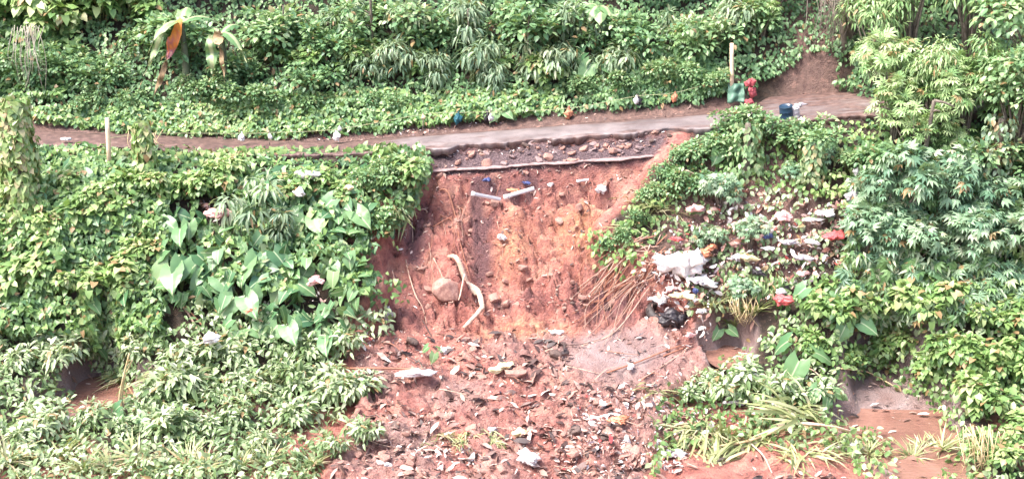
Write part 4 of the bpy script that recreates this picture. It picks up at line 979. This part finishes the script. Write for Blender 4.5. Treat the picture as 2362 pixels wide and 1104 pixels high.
# hanging dead creepers above
def creeper_tangle(px, py, w, h, n, mat, label, up, seed, py2=None):
    R = random.Random(seed); b = at(px, py, 0); e = []
    for i in range(n):
        x = R.gauss(0, w*.6); x2 = x*R.uniform(.0, 1.)+R.uniform(-.3, .3)
        e.append((smooth_path([(x2, R.uniform(-.3, .2), h), ((x+x2)/2+R.uniform(-.15, .15), -.3+R.uniform(-.2, .1), h*R.uniform(.4, .7)), (x, R.uniform(-.4, 0), R.uniform(0, .5)*h)], 4), np.linspace(.010, .005, 9)))
    v, f = tubes(e, 5)
    o = link("dead_creepers", mesh_np("dead_creepers", v, f, M[mat]), None, (b[0], b[1]-.3, b[2]+up)); tag(o, label, "dead vines", "tangles of dead creepers")
creeper_tangle(85, 215, .5, 1.7, 20, 'paletwig', "tangle of pale dead creepers hanging at the top left", .1, 1)
creeper_tangle(1905, 130, .6, 1.5, 40, 'wood', "mass of brown dead creepers above the road bend", .0, 2)
creeper_tangle(2240, 1080, .35, 1.1, 26, 'straw', "bleached dead creepers hanging beside the right pool", .0, 3)
creeper_tangle(1700, 790, .25, .7, 22, 'straw', "dry yellow stalks hanging above the muddy runnel", .0, 4)
creeper_tangle(350, 350, .35, .6, 16, 'straw', "dry stems leaning over the road beside the timber post", .0, 5)
for i, (px, py, h, rr, lean, lab) in enumerate([(1700, 60, 2.2, .05, .1, "slim tree trunk in the thicket above the pale pole"), (1945, 140, 2.6, .09, -.25, "reddish brown trunk above the road bend"),
        (2025, 125, 2.0, .04, .12, "thin pale trunk right of the road bend"), (2120, 420, 2.0, .07, .1, "dark trunk among bright shrubs at right"), (860, 120, 1.8, .05, .0, "brown trunk at the top above the road middle"), (1215, 170, 1.6, .03, .05, "thin grey stem above the road middle"), (1085, 150, 1.5, .03, -.05, "thin dark stem left of the grey stem"),
        (655, 140, 1.5, .035, .1, "thin reddish stem at the top, right of the banana plants")]):
    b = at(px, py); branch("bare_trunk", [b-np.array([0, 0, .2]), b+np.array([lean*.5, -.2, h*.5]), b+np.array([lean, -.3, h])], rr, rr*.6, 'wood' if i not in (2,) else 'palewood', lab, "trunk", "bare trunks in the thicket", twigs=4, seed=50+i)

# sprouting cut stems over the left pool
sp = at(275, 950, 0)
branch("sapling_stem", [sp, ray_y(278, 900, sp[1]-.05), ray_y(298, 815, sp[1]-.1)], .03, .02, 'straw', "pale bent stem standing in the left pool", "stem", "stems in the left pool", seed=91)
branch("sapling_stem", [sp+np.array([.06, 0, 0]), ray_y(285, 880, sp[1]), ray_y(305, 830, sp[1]-.05)], .022, .016, 'straw', "second thinner stem standing in the left pool", "stem", "stems in the left pool", seed=92)
taro(262, 880, .4, "single arrow leaf beside the pale stem in the left pool", 1, 0, 1)

# ------------------------------------------------------------------ rocks and clods
RK = [rock_me("rock", 10+i, M['rock'], (1, .8, .5+.1*(i % 3))) for i in range(6)]
RD = [rock_me("dark_rock", 30+i, M['darkrock'], (1, .8, .6)) for i in range(3)]
RC = [rock_me("concrete_chunk", 40+i, M['concrete'], (1, .7, .35)) for i in range(3)]
def rocks(poly, n, meshes, smin, smax, name, desc, zone, group, cat, seed, sink=.3):
    r = np.random.default_rng(seed); q = sample(poly, n, (), r); q = q[np.argsort(q[:, 0])]
    for i, (px, py) in enumerate(q):
        s = smin+(smax-smin)*r.random()**2; p = at(px, py)
        o = link(name, meshes[r.integers(len(meshes))], None, (p[0], p[1], p[2]+s*(.4-sink))); o.scale = (s, s*r.uniform(.8, 1.2), s*r.uniform(.7, 1.1)); o.rotation_euler = (r.uniform(-.5, .5), r.uniform(-.5, .5), r.uniform(0, 6.28))
        tag(o, desc+" "+zone, cat, group)
FACE = [(1000, 390), (1500, 370), (1420, 520), (1340, 600), (1400, 720), (930, 740), (900, 600), (960, 470)]
FANP = [(830, 800), (1000, 780), (1300, 790), (1320, 880), (1500, 900), (1480, 1220), (680, 1220), (770, 1090), (830, 950)]
EDGE = [(985, 352), (1300, 320), (1550, 305), (1540, 340), (1300, 352), (1000, 366)]
rocks(FACE, 60, RK, .04, .15, "clay_clod", "rough red clay clod", "sticking out of the scar face", "clods on the scar face", "clod", 1)
rocks([(1080, 600), (1280, 640), (1320, 740), (1120, 740), (1000, 640)], 26, RK, .06, .17, "clay_clod", "angular clay block", "piled on the ledges in the lower scar", "clay blocks in the lower scar", "clod", 2)
rocks([(1280, 660), (1400, 620), (1440, 690), (1330, 750), (1270, 730)], 24, RD+RK, .05, .14, "clay_clod", "dark wet clay lump", "at the right foot of the scar", "dark lumps at the scar foot", "clod", 3)
rocks(FANP, 170, RK+RD[:1], .04, .22, "debris_rock", "mud coated stone", "on the debris fan", "stones on the debris fan", "rock", 4)
rocks(EDGE, 90, RC+RD[:1]+RK[:2], .03, .12, "rubble_stone", "grey base course stone", "in the broken layer under the road", "stones in the broken road base", "stone", 5)
rocks([(640, 330), (960, 300), (1300, 262), (1640, 225), (1640, 238), (1300, 280), (960, 318), (640, 340)], 40, RC, .02, .06, "verge_stone", "small pale stone", "on the verge behind the road", "stones on the road verge", "stone", 6)
rocks([(985, 372), (1250, 352), (1540, 335), (1540, 352), (1250, 378), (1000, 392)], 34, RK+RC, .05, .16, "clay_clod", "broken clod", "lodged under the ledge of the road", "clods under the ledge", "clod", 7)
def single(me, name, px, py, s, label, cat, up=0., rz=0., group=None, rx=0., sc=(1, 1, 1)):
    p = at(px, py); o = link(name, me, None, (p[0], p[1], p[2]+up)); o.scale = tuple(s*k for k in sc); o.rotation_euler = (rx, 0, rz); return tag(o, label, cat, group)
single(rock_me("clay_boulder", 71, M['rock'], (1, .8, .75)), "clay_boulder", 1030, 690, .40, "large round clay boulder bulging out left of the S-shaped root", "boulder", .17)
single(RD[0], "dark_boulder", 1282, 822, .17, "dark rounded stone standing on the debris near the silt pan", "boulder", .06)
single(RK[2], "flat_rock", 1190, 870, .22, "flat pale stone in the middle of the debris fan", "rock", .03, sc=(1.4, 1, .5))
single(RK[3], "clay_boulder", 1180, 530, .24, "pale orange clay block in the upper scar", "boulder", .05, sc=(1.2, 1, .8))
single(RK[4], "clay_boulder", 1145, 482, .16, "brown clay block below the left white pipe", "boulder", .05)
single(RD[1], "dark_boulder", 2130, 880, .25, "dark stone in the shade behind the right pool", "boulder", .05)

# ------------------------------------------------------------------ fine debris
def chips(name, poly, n, size, mat, label, seed, excl=(), up=.02, kind="stuff", tilt=.35, stretch=1., clump=False):
    r = np.random.default_rng(700+seed); q = np.concatenate([sample(p, int(n*w), excl, r) for p, w in poly]); P = at(q[:, 0], q[:, 1]); N = gnormal(P[:, 0], P[:, 1])
    if clump:
        kp = fbm(P[:, 0]*1.1+seed, P[:, 1]*1.5, 3, 300) > r.normal(-.12, .12, len(P)); P = P[kp]; N = N[kp]
    P = P+N*(up*r.random(len(P)))[:, None]
    tip = np.stack([r.normal(0, .5, len(P)), -np.ones(len(P)), r.normal(0, .3, len(P))], -1)
    sc = size*(.25+2.2*r.random(len(P))**3.5)
    o = link(name, leaf_mesh(name, [inst((T_CH[0]*np.array([stretch, 1.2, 1.6]), T_CH[1]), P, tip, N*1.+np.array([0, -.3, .3]), sc, r.random(len(P)), tilt, r=r)], M[mat]))
    tag(o, label, kind=kind)
chips("mud_debris", [(FANP, .9), (POLY_M4, .1)], 7000, .17, 'litter', "muddy chips, leaves and twigs strewn over the debris fan", 1, up=.06, tilt=.5, clump=True)
chips("fine_debris", [([(900, 700), (1300, 740), (1500, 760), (1600, 820), (1500, 1220), (690, 1220), (760, 1090), (800, 790)], 1.)], 5200, .08, 'litter', "fine crumbs of clay and bark on the debris fan", 2, up=.05, tilt=.6, clump=True)
chips("slope_litter", [(POLY_TR, .8), ([(1460, 620), (1620, 600), (1640, 760), (1560, 830), (1500, 760)], .2)], 3400, .14, 'scraps', "scraps of plastic and paper spread over the rubbish slope", 3, up=.3, tilt=.8, stretch=.8)
chips("fan_litter", [([(1330, 920), (1480, 900), (1640, 980), (1560, 1090), (1300, 1090)], .6), (FANP, .2), ([(1500, 860), (1760, 880), (1800, 1040), (1500, 1060)], .2)], 2600, .12, 'scraps', "plastic scraps mixed in the debris at the right of the fan", 4, up=.1, tilt=.8, stretch=.8)
chips("left_gap_litter", [([(460, 470), (540, 480), (530, 540), (470, 530)], .25), ([(690, 640), (760, 640), (760, 720), (560, 740), (560, 700)], .45), ([(790, 780), (860, 770), (850, 830), (790, 830)], .3)], 420, .12, 'scraps', "rubbish scraps showing in the gaps of the left slope", 5, up=.3, tilt=.8, stretch=.8)
chips("mud_plates", [(FANP, 1.)], 560, .20, 'litter', "larger mud caked plates and bark pieces on the debris fan", 12, up=.08, tilt=.45, stretch=.8)
chips("road_gravel", [([(90, 318), (640, 328), (960, 318), (960, 345), (640, 352), (100, 352)], .6), ([(1850, 215), (2000, 245), (1980, 280), (1850, 280)], .2), ([(960, 310), (1640, 240), (1640, 270), (960, 345)], .2)], 900, .07, 'litter', "stones and leaf scraps scattered on the muddy road", 8, up=.02, tilt=.5)
chips("road_crumbs", [([(640, 322), (960, 300), (1300, 262), (1640, 225), (1640, 232), (1300, 272), (960, 310), (640, 332)], .5), (EDGE, .5)], 900, .07, 'scraps', "pale crumbs and litter bits along the road verge and broken edge", 7, up=.02, tilt=.5)
chips("pool_debris", [(POLY_P2, .6), (POLY_P1, .25), (POLY_P3, .15)], 260, .13, 'litter', "leaf scraps and twigs at the edges of the muddy pools", 9, up=.16, tilt=.2)
chips("scar_crumbs", [(FACE, 1.)], 2600, .07, 'litter', "clay crumbs and root bits clinging to the scar face", 6, up=.03, tilt=.6)

# ------------------------------------------------------------------ plastic bags and rubbish
BM = {}
def bag(px, py, wpx, mat, label, up=.12, sq=(1, .8, .6), v=0, name="plastic_bag", cat="bag", group="bags and rubbish on the slope", rz=0., knot=False, y=None):
    k = (mat, sq, v, knot)
    if k not in BM: BM[k] = bag_me(name+"_"+mat, hash_s(mat)+v, M[mat], sq, knot)
    p = toward(px, py, up+(.75 if px < 840 and py < 860 and y is None else .25 if (px > 1540 and py < 760) else 0)) if y is None else ray_y(px, py, y)
    d = math.cos(PITCH)*(p[1]-CAM[1])-math.sin(PITCH)*(p[2]-CAM[2]); s = wpx*d/FPX/2
    o = link(name, BM[k], None, tuple(p)); o.scale = (s, s, s); o.rotation_euler = (0, 0, rz); return tag(o, label, cat, group)
BAGS = [
 (1588, 612, 78, 'whitebag', "largest white bag, in the middle of the rubbish slope", (1, .8, 1.05), 0),
 (1625, 655, 44, 'whitebag', "crumpled white bag touching the largest one on its lower right", (1, .8, .45), 1),
 (1608, 650, 34, 'greybag', "grey striped bag between the two big white bags", (1, .8, .6), 2),
 (1905, 500, 66, 'whitebag', "wide white sheet at the top right of the rubbish slope", (1, .5, .22), 3),
 (1880, 520, 40, 'whitebag', "thin white sheet just under the wide one", (1, .5, .2), 4),
 (1925, 555, 38, 'redbag', "round red bag at the right edge of the rubbish", (1, .8, .62), 5),
 (1803, 700, 34, 'redbag', "lowest red bag, above the stream plants", (1, .8, .75), 6),
 (1800, 675, 26, 'whitebag', "white bag resting on the lowest red bag", (1, .8, .6), 7),
 (1808, 500, 34, 'pinkbag', "pink bag at the top of the rubbish slope", (1, .8, .9), 8),
 (1772, 555, 24, 'bluebag', "dark blue bag in the middle of the rubbish slope", (1, .8, .6), 9),
 (1748, 552, 24, 'pinkbag', "mauve bag left of the dark blue bag", (.7, .8, .9), 10),
 (1778, 572, 20, 'whitebag', "small white bag under the dark blue bag", (1, .8, .5), 11),
 (1620, 590, 40, 'orangebag', "orange bag above the largest white bag", (1, .8, .6), 12),
 (1640, 575, 26, 'orangebag', "red orange scrap right of the orange bag", (1, .8, .6), 13),
 (1600, 480, 30, 'pinkbag', "reddish bag high on the rubbish slope at left", (1, .8, .8), 14),
 (1560, 560, 24, 'redbag', "dark red rag left of the orange bag", (1, .8, .6), 15),
 (1725, 605, 34, 'yellowbag', "cream bag in the middle of the rubbish", (1, .8, .5), 16),
 (1700, 590, 28, 'greybag', "grey bag beside the cream bag", (1, .8, .6), 17),
 (1575, 700, 44, 'yellowbag', "brownish torn sack below the largest white bag", (1, .6, .4), 18),
 (1545, 670, 30, 'pinkbag', "pale pink rag under the largest white bag", (1, .6, .3), 19),
 (1525, 690, 46, 'whitebag', "white bag just above the black tyre", (1, .6, .35), 20),
 (1605, 675, 18, 'bluebag', "blue strip under the crumpled white bag", (.6, .6, .9), 21),
 (1980, 398, 22, 'whitebag', "upright white bag hanging in the shrubs at right", (.7, .6, 1.2), 22),
 (1962, 425, 22, 'whitebag', "slim white bag below the upright one", (1, .6, .6), 23),
 (1970, 462, 40, 'greybag', "translucent grey bag below the slim white one", (.7, .6, .9), 24),
 (1852, 285, 24, 'whitebag', "white bag lying on the road bend", (1, .8, .9), 25),
 (705, 410, 44, 'whitebag', "white bag on the vines below the road, upper of two", (1, .6, .6), 26),
 (692, 440, 34, 'whitebag', "white bag on the vines below the road, lower of two", (.9, .6, .9), 27),
 (730, 650, 48, 'pinkbag', "pale pinkish bag in the gap of the left slope", (1, .6, .5), 28),
 (485, 785, 50, 'whitebag', "white rag caught on the lower left slope", (1, .6, .55), 29),
 (143, 960, 30, 'whitebag', "small white bag at the left pool edge", (1, .7, .5), 30),
 (505, 495, 40, 'pinkbag', "brownish pink rubbish in the gap under the vines", (1, .8, .6), 31),
 (585, 720, 24, 'orangebag', "orange rag at the foot of the elephant ears", (1, .8, .8), 32),
 (805, 430, 24, 'yellowbag', "cream orange wrapper on the vines near the torn edge", (1, .8, .6), 33),
 (895, 720, 30, 'greybag', "bluish grey strip of plastic hanging at the left flank", (.5, .5, 1.3), 34),
 (1385, 455, 28, 'whitebag', "white scrap high on the right part of the scar face", (.7, .6, 1.), 35),
 (1158, 566, 18, 'whitebag', "small bright white scrap in the centre of the scar", (1, .8, 1.), 36),
 (1285, 765, 24, 'whitebag', "small white scrap at the foot of the scar", (1, .8, .7), 37),
 (1392, 575, 22, 'bluebag', "blue scrap at the torn edge right of the scar", (1, .6, .6), 38),
 (1190, 445, 22, 'orangebag', "orange scrap between the two white pipes", (1, .6, .5), 39),
 (1125, 440, 20, 'bluebag', "dark blue scrap above the left white pipe", (1, .6, .5), 40),
 (1215, 440, 18, 'bluebag', "dark blue scrap above the right white pipe", (1, .6, .5), 41),
 (1270, 430, 12, 'whitebag', "tiny white scrap right of the right pipe", (1, .8, .9), 42),
 (970, 875, 50, 'whitebag', "long white bag on the upper debris fan", (1, .5, .35), 43),
 (1030, 810, 26, 'whitebag', "white scrap beside the uprooted green plant", (1, .6, .7), 44),
 (1160, 845, 50, 'yellowbag', "cream and red wrapper in the middle of the debris fan", (1, .6, .5), 45),
 (1390, 965, 58, 'whitebag', "broad white bag at the right of the debris fan", (1, .7, .4), 46),
 (1385, 935, 26, 'whitebag', "small white bag above the broad one on the fan", (1, .7, .6), 47),
 (1430, 985, 50, 'orangebag', "orange brown wrapper beside the broad white bag", (1, .6, .3), 48),
 (1215, 1060, 56, 'whitebag', "white bag at the bottom edge of the debris fan", (1, .7, .6), 49),
 (1200, 1000, 52, 'yellowbag', "cream wrapper lying above the bottom white bag", (1, .5, .35), 50),
 (1095, 990, 50, 'blackbag', "dark plastic sheet on the lower debris fan", (1, .5, .25), 51),
 (1135, 990, 26, 'greybag', "pale grey bag beside the dark sheet", (1, .6, .5), 52),
 (1445, 1018, 26, 'whitebag', "upright white box-shaped bag on the lower fan", (.7, .6, .9), 53),
 (885, 1060, 30, 'whitebag', "white scrap at the lower left of the fan", (1, .6, .35), 54),
 (1455, 856, 14, 'whitebag', "round white ball on the silt pan", (1, 1, 1), 55),
 (1710, 915, 56, 'greybag', "pale grey sheet among the bent grass by the stream", (1, .7, .45), 56),
 (1790, 925, 36, 'whitebag', "white bag among the bent grass by the stream", (.9, .7, .8), 57),
 (1965, 1035, 44, 'whitebag', "white bag in front of the right pool", (1, .6, .4), 58),
 (1560, 1045, 44, 'whitebag', "white bag at the bottom right of the debris", (1, .7, .5), 59),
 (1640, 990, 26, 'whitebag', "slim white bag upright in the bent grass", (.5, .5, 1.2), 60),
 (1715, 820, 16, 'whitebag', "tiny white bag floating on the muddy runnel", (1, 1, .7), 61),
 (1845, 868, 30, 'whitebag', "white scrap under the bright elephant ear plant", (.7, .6, 1.), 62),
 (155, 322, 16, 'whitebag', "tiny white box on the road verge at far left", (1, .8, .5), 63),
 (2330, 375, 44, 'whitebag', "ragged white sheet in the trees at the right edge", (1, .5, .5), 64),
 (1745, 640, 22, 'blackbag', "small black bag in the rubbish", (1, .8, .6), 65),
 (1850, 600, 30, 'greybag', "grey bag at the right of the rubbish", (1, .8, .5), 66),
 (1870, 570, 24, 'whitebag', "white bag left of the round red bag", (1, .8, .5), 67),
 (1820, 560, 28, 'greybag', "pale grey bag in the upper rubbish", (1, .8, .5), 68),
 (1850, 640, 24, 'pinkbag', "pink scrap at the lower right of the rubbish", (1, .8, .5), 69),
 (1620, 745, 22, 'whitebag', "white scrap right of the black tyre", (1, .8, .6), 70),
 (1590, 780, 26, 'pinkbag', "pinkish scrap below the black tyre", (1, .8, .6), 71),
]
for (px, py, w, m, lab, sq, v) in BAGS:
    bag(px, py, w, m, lab, .16 if w > 30 else .1, sq, v, name="plastic_bag", cat="bag", rz=random.uniform(-.5, .5))

# two white pipes and a stub
def pipe(a, b, r, label, y0, seed):
    A = ray_y(*a, y0); B = ray_y(*b, y0); d = B-A; L = np.linalg.norm(d); d = d/L
    n = 14; V = []; F = []
    up = np.array([0, 1., 0]); s = np.cross(d, up); s /= np.linalg.norm(s); u = np.cross(s, d)
    prof = [(0, r*.8), (0, r), (L*.08, r), (L*.081, r*1.18), (0.0, r*1.18)] if False else [(0.06, r*.82), (0, r*.82), (0, r*1.2), (.09, r*1.2), (.092, r), (L, r), (L, r*.82), (L-.06, r*.82)]
    for t, q in prof:
        for k in range(n):
            a_ = 2*math.pi*k/n; V.append(d*t+s*q*math.cos(a_)+u*q*math.sin(a_))
    for i in range(len(prof)-1):
        for k in range(n): F.append((i*n+k, i*n+(k+1) % n, (i+1)*n+(k+1) % n, (i+1)*n+k))
    o = link("white_pipe", mesh_np("white_pipe", np.array(V), np.array(F), M['pipe'], smooth=False), None, tuple(A)); tag(o, label, "pipe", "white plastic pipes in the scar")
pA = at(1120, 455); 
pipe((1087, 446), (1155, 460), .05, "left of two white pipes jutting from the scar, tilted down to the right", pA[1]-.45, 1)
pipe((1162, 455), (1232, 434), .05, "right of two white pipes jutting from the scar, tilted up to the right", pA[1]-.45, 2)
pipe((1330, 418), (1358, 414), .03, "short white pipe stub under the right part of the road", float(at(1345, 416)[1])-.12, 3)

# tyre (torus) with mud, half buried
def tyre(px, py, s, label, rx):
    V = []; F = []; n, m = 36, 12
    for i in range(n):
        a = 2*math.pi*i/n
        for k in range(m):
            b = 2*math.pi*k/m; tr = .30*(1+.06*((i % 2)*(math.cos(b) > .3))); q = 1-.30+.0+tr*math.cos(b)*(1. if math.cos(b) > 0 else .8)
            V.append((q*math.cos(a), q*math.sin(a), .36*math.sin(b)))
    for i in range(n):
        for k in range(m): F.append((i*m+k, ((i+1) % n)*m+k, ((i+1) % n)*m+(k+1) % m, i*m+(k+1) % m))
    p = at(px, py); o = link("tyre", mesh_np("tyre", np.array(V), np.array(F), M['tyre']), None, (p[0], p[1], p[2]+.1)); o.scale = (s,)*3; o.rotation_euler = (rx, .2, .3); tag(o, label, "tyre")
tyre(1522, 728, .36, "black muddy tyre lying at the foot of the rubbish slope", .45)
bag(1560, 722, 56, 'blackbag', "black bag leaning on the tyre", .2, (.8, .7, .9), 90)

# post, pole, rope and bags on the rope
def post(px, ptop, pbot, y, r, mat, label, name="timber_post", cat="post", group=None, lean=0):
    B = ray_y(px, pbot, y); Tt = ray_y(px+lean, ptop, y); d = Tt-B
    V, F = tube([B*0-d*.15, d*.3, d*.7, d], [r*1.05, r, r*.97, r*.9], 8, .06); o = link(name, mesh_np(name, V, F, M[mat], smooth=True), None, tuple(B)); tag(o, label, cat, group)
post(252, 272, 375, -.75, .06, 'post', "pale bare timber post standing at the left road edge", lean=-5)
post(1688, 100, 200, 1.85, .055, 'post', "tall pale pole on the hill side of the road, beside the green sheet", name="pale_pole", cat="pole")
RP = [(252, 318, -.15), (360, 308, .5), (560, 308, .9), (620, 306, 1.0), (778, 298, 1.4), (975, 264, 1.9), (1055, 260, 2.2), (1130, 258, 2.3), (1310, 250, 2.4), (1468, 222, 2.5), (1556, 214, 2.5), (1688, 178, 2.5)]
RPW = [ray_y(a, b, c*.74) for a, b, c in RP]
v, f = tube(smooth_path(RPW, 6), [.007]*(6*(len(RPW)-1)+1), 5); o = link("rope", mesh_np("rope", v, f, M['rope'])); tag(o, "thin yellowish rope strung with bags along the road as a warning line", "rope")
for i in (3, 5, 7, 8, 9):
    p = RPW[i]; gz = float(H(p[0], p[1])); V, F = tube([(0, 0, gz-p[2]-.1), (.01, 0, 0.06)], [.018, .014], 6)
    o = link("stake", mesh_np("stake", V, F, M['wood']), None, tuple(p)); tag(o, "thin dark stake holding the warning rope"+ordphrase((3, 5, 7, 8, 9).index(i), 5), "stake", "stakes of the warning rope")
for px, py, w, m, lab, y, v in [(558, 317, 18, 'whitebag', "white bag tied low on the warning rope, leftmost", .9, 0), (622, 315, 13, 'whitebag', "narrow white bag on the warning rope, second from left", 1.0, 1),
     (776, 314, 20, 'whitebag', "white bag on the warning rope where it starts to climb", 1.4, 2), (783, 298, 11, 'whitebag', "tiny white bag knotted above the third rope bag", 1.4, 3),
     (976, 270, 12, 'yellowbag', "cream bag on the warning rope", 1.9, 4), (1056, 274, 20, 'tealbag', "dark teal bag hanging on the warning rope", 2.2, 5),
     (1132, 272, 15, 'whitebag', "slim white bag in front of a black one on the warning rope", 2.25, 6), (1124, 270, 24, 'blackbag', "black bag hanging beside the slim white one on the rope", 2.35, 7),
     (1312, 262, 21, 'orangebag', "reddish orange bag on the warning rope above the scar", 2.4, 8), (1468, 232, 14, 'whitebag', "slim white bag on the rope above the right part of the scar", 2.45, 9),
     (1473, 234, 24, 'blackbag', "small black bag behind the slim white one at right", 2.6, 10), (1556, 224, 16, 'orangebag', "pale orange bag at the right end of the warning rope", 2.5, 11)]:
    bag(px, py, w, m, lab, 0, (.75, .6, 1.), v, name="hanging_bag", group="bags tied to the warning rope", knot=True, y=y*.74)

# green sheet, red cloth, dark drum by the bend
def sheet(name, corners, y, mat, label, cat, nx_=14, ny_=14, amp=.05, seed=0):
    a, b, c, d = [ray_y(*q, y+o_) for q, o_ in corners]
    V = []; F = []
    for j in range(ny_+1):
        for i in range(nx_+1):
            u, w = i/nx_, j/ny_; p = (a*(1-u)+b*u)*(1-w)+(d*(1-u)+c*u)*w
            p = p+np.array([0, amp*math.sin(u*9+seed+w*3)+amp*.5*math.sin(w*13+u*4), 0]); V.append(p)
    for j in range(ny_):
        for i in range(nx_): q = j*(nx_+1)+i; F.append((q, q+1, q+nx_+2, q+nx_+1))
    V = np.array(V); o0 = V.mean(0); me = mesh_np(name, V-o0, np.array(F), M[mat]); o = link(name, me, None, tuple(o0))
    md = o.modifiers.new("thick", 'SOLIDIFY'); md.thickness = .012; tag(o, label, cat)
sheet("green_sheet", [((1680, 193), .1), ((1716, 193), .1), ((1718, 234), -.1), ((1678, 238), -.1)], 1.7, 'greensheet', "dark green sheet hung at the foot of the pale pole", "sheet")
for i, (px, py, w, lab) in enumerate([(1732, 190, 22, "upper bunch of red cloth beside the green sheet"), (1735, 212, 24, "middle bunch of red cloth beside the green sheet"), (1728, 236, 22, "lowest bunch of red cloth beside the green sheet")]):
    k = bag(px, py, w, 'redcloth', lab, 0, (.7, .6, 1.1), 20+i, name="red_cloth", cat="cloth", group="red cloths by the road", y=1.5)
def drum(px, py, r, h, mat, label):
    p = at(px, py); e = empty("drum", tuple(p)); prof = [(0, 0), (r, 0), (r, h*.3), (r*1.04, h*.33), (r, h*.36), (r, h*.64), (r*1.04, h*.67), (r, h*.7), (r, h*.97), (r*1.03, h), (r*.95, h), (r*.93, h*.96), (0, h*.96)]
    n = 24; V = [(q*math.cos(2*math.pi*k/n), q*math.sin(2*math.pi*k/n), z) for q, z in prof for k in range(n)]; F = [(i*n+k, i*n+(k+1) % n, (i+1)*n+(k+1) % n, (i+1)*n+k) for i in range(len(prof)-1) for k in range(n)]
    link("body", mesh_np("drum_body", np.array(V), np.array(F), M[mat], smooth=False), e)
    V2, F2 = tube([(r*.5, 0, h*.96), (r*.5, 0, h+.03)], [.035, .03], 10); link("cap", mesh_np("drum_cap", V2, F2, M['greybag']), e)
    e.rotation_euler = (.12, -.15, 0); tag(e, label, "drum")
M['drum'] = plain_mat("dark_blue_drum", (.01, .03, .06), (.03, .06, .10), .4, 5, .1)
drum(1815, 282, .17, .42, 'drum', "dark blue drum tilted at the left side of the road bend")
drum(1834, 278, .13, .34, 'greybag', "grey green can right of the dark blue drum")
bag(1843, 246, 26, 'greybag', "crumpled grey sheet on top of the can at the road bend", .1, (1, .7, .5), 95, cat="sheet", name="grey_sheet")
single(RC[1], "concrete_chunk", 1912, 236, .06, "small pale stone on the road bend", "stone", .02)
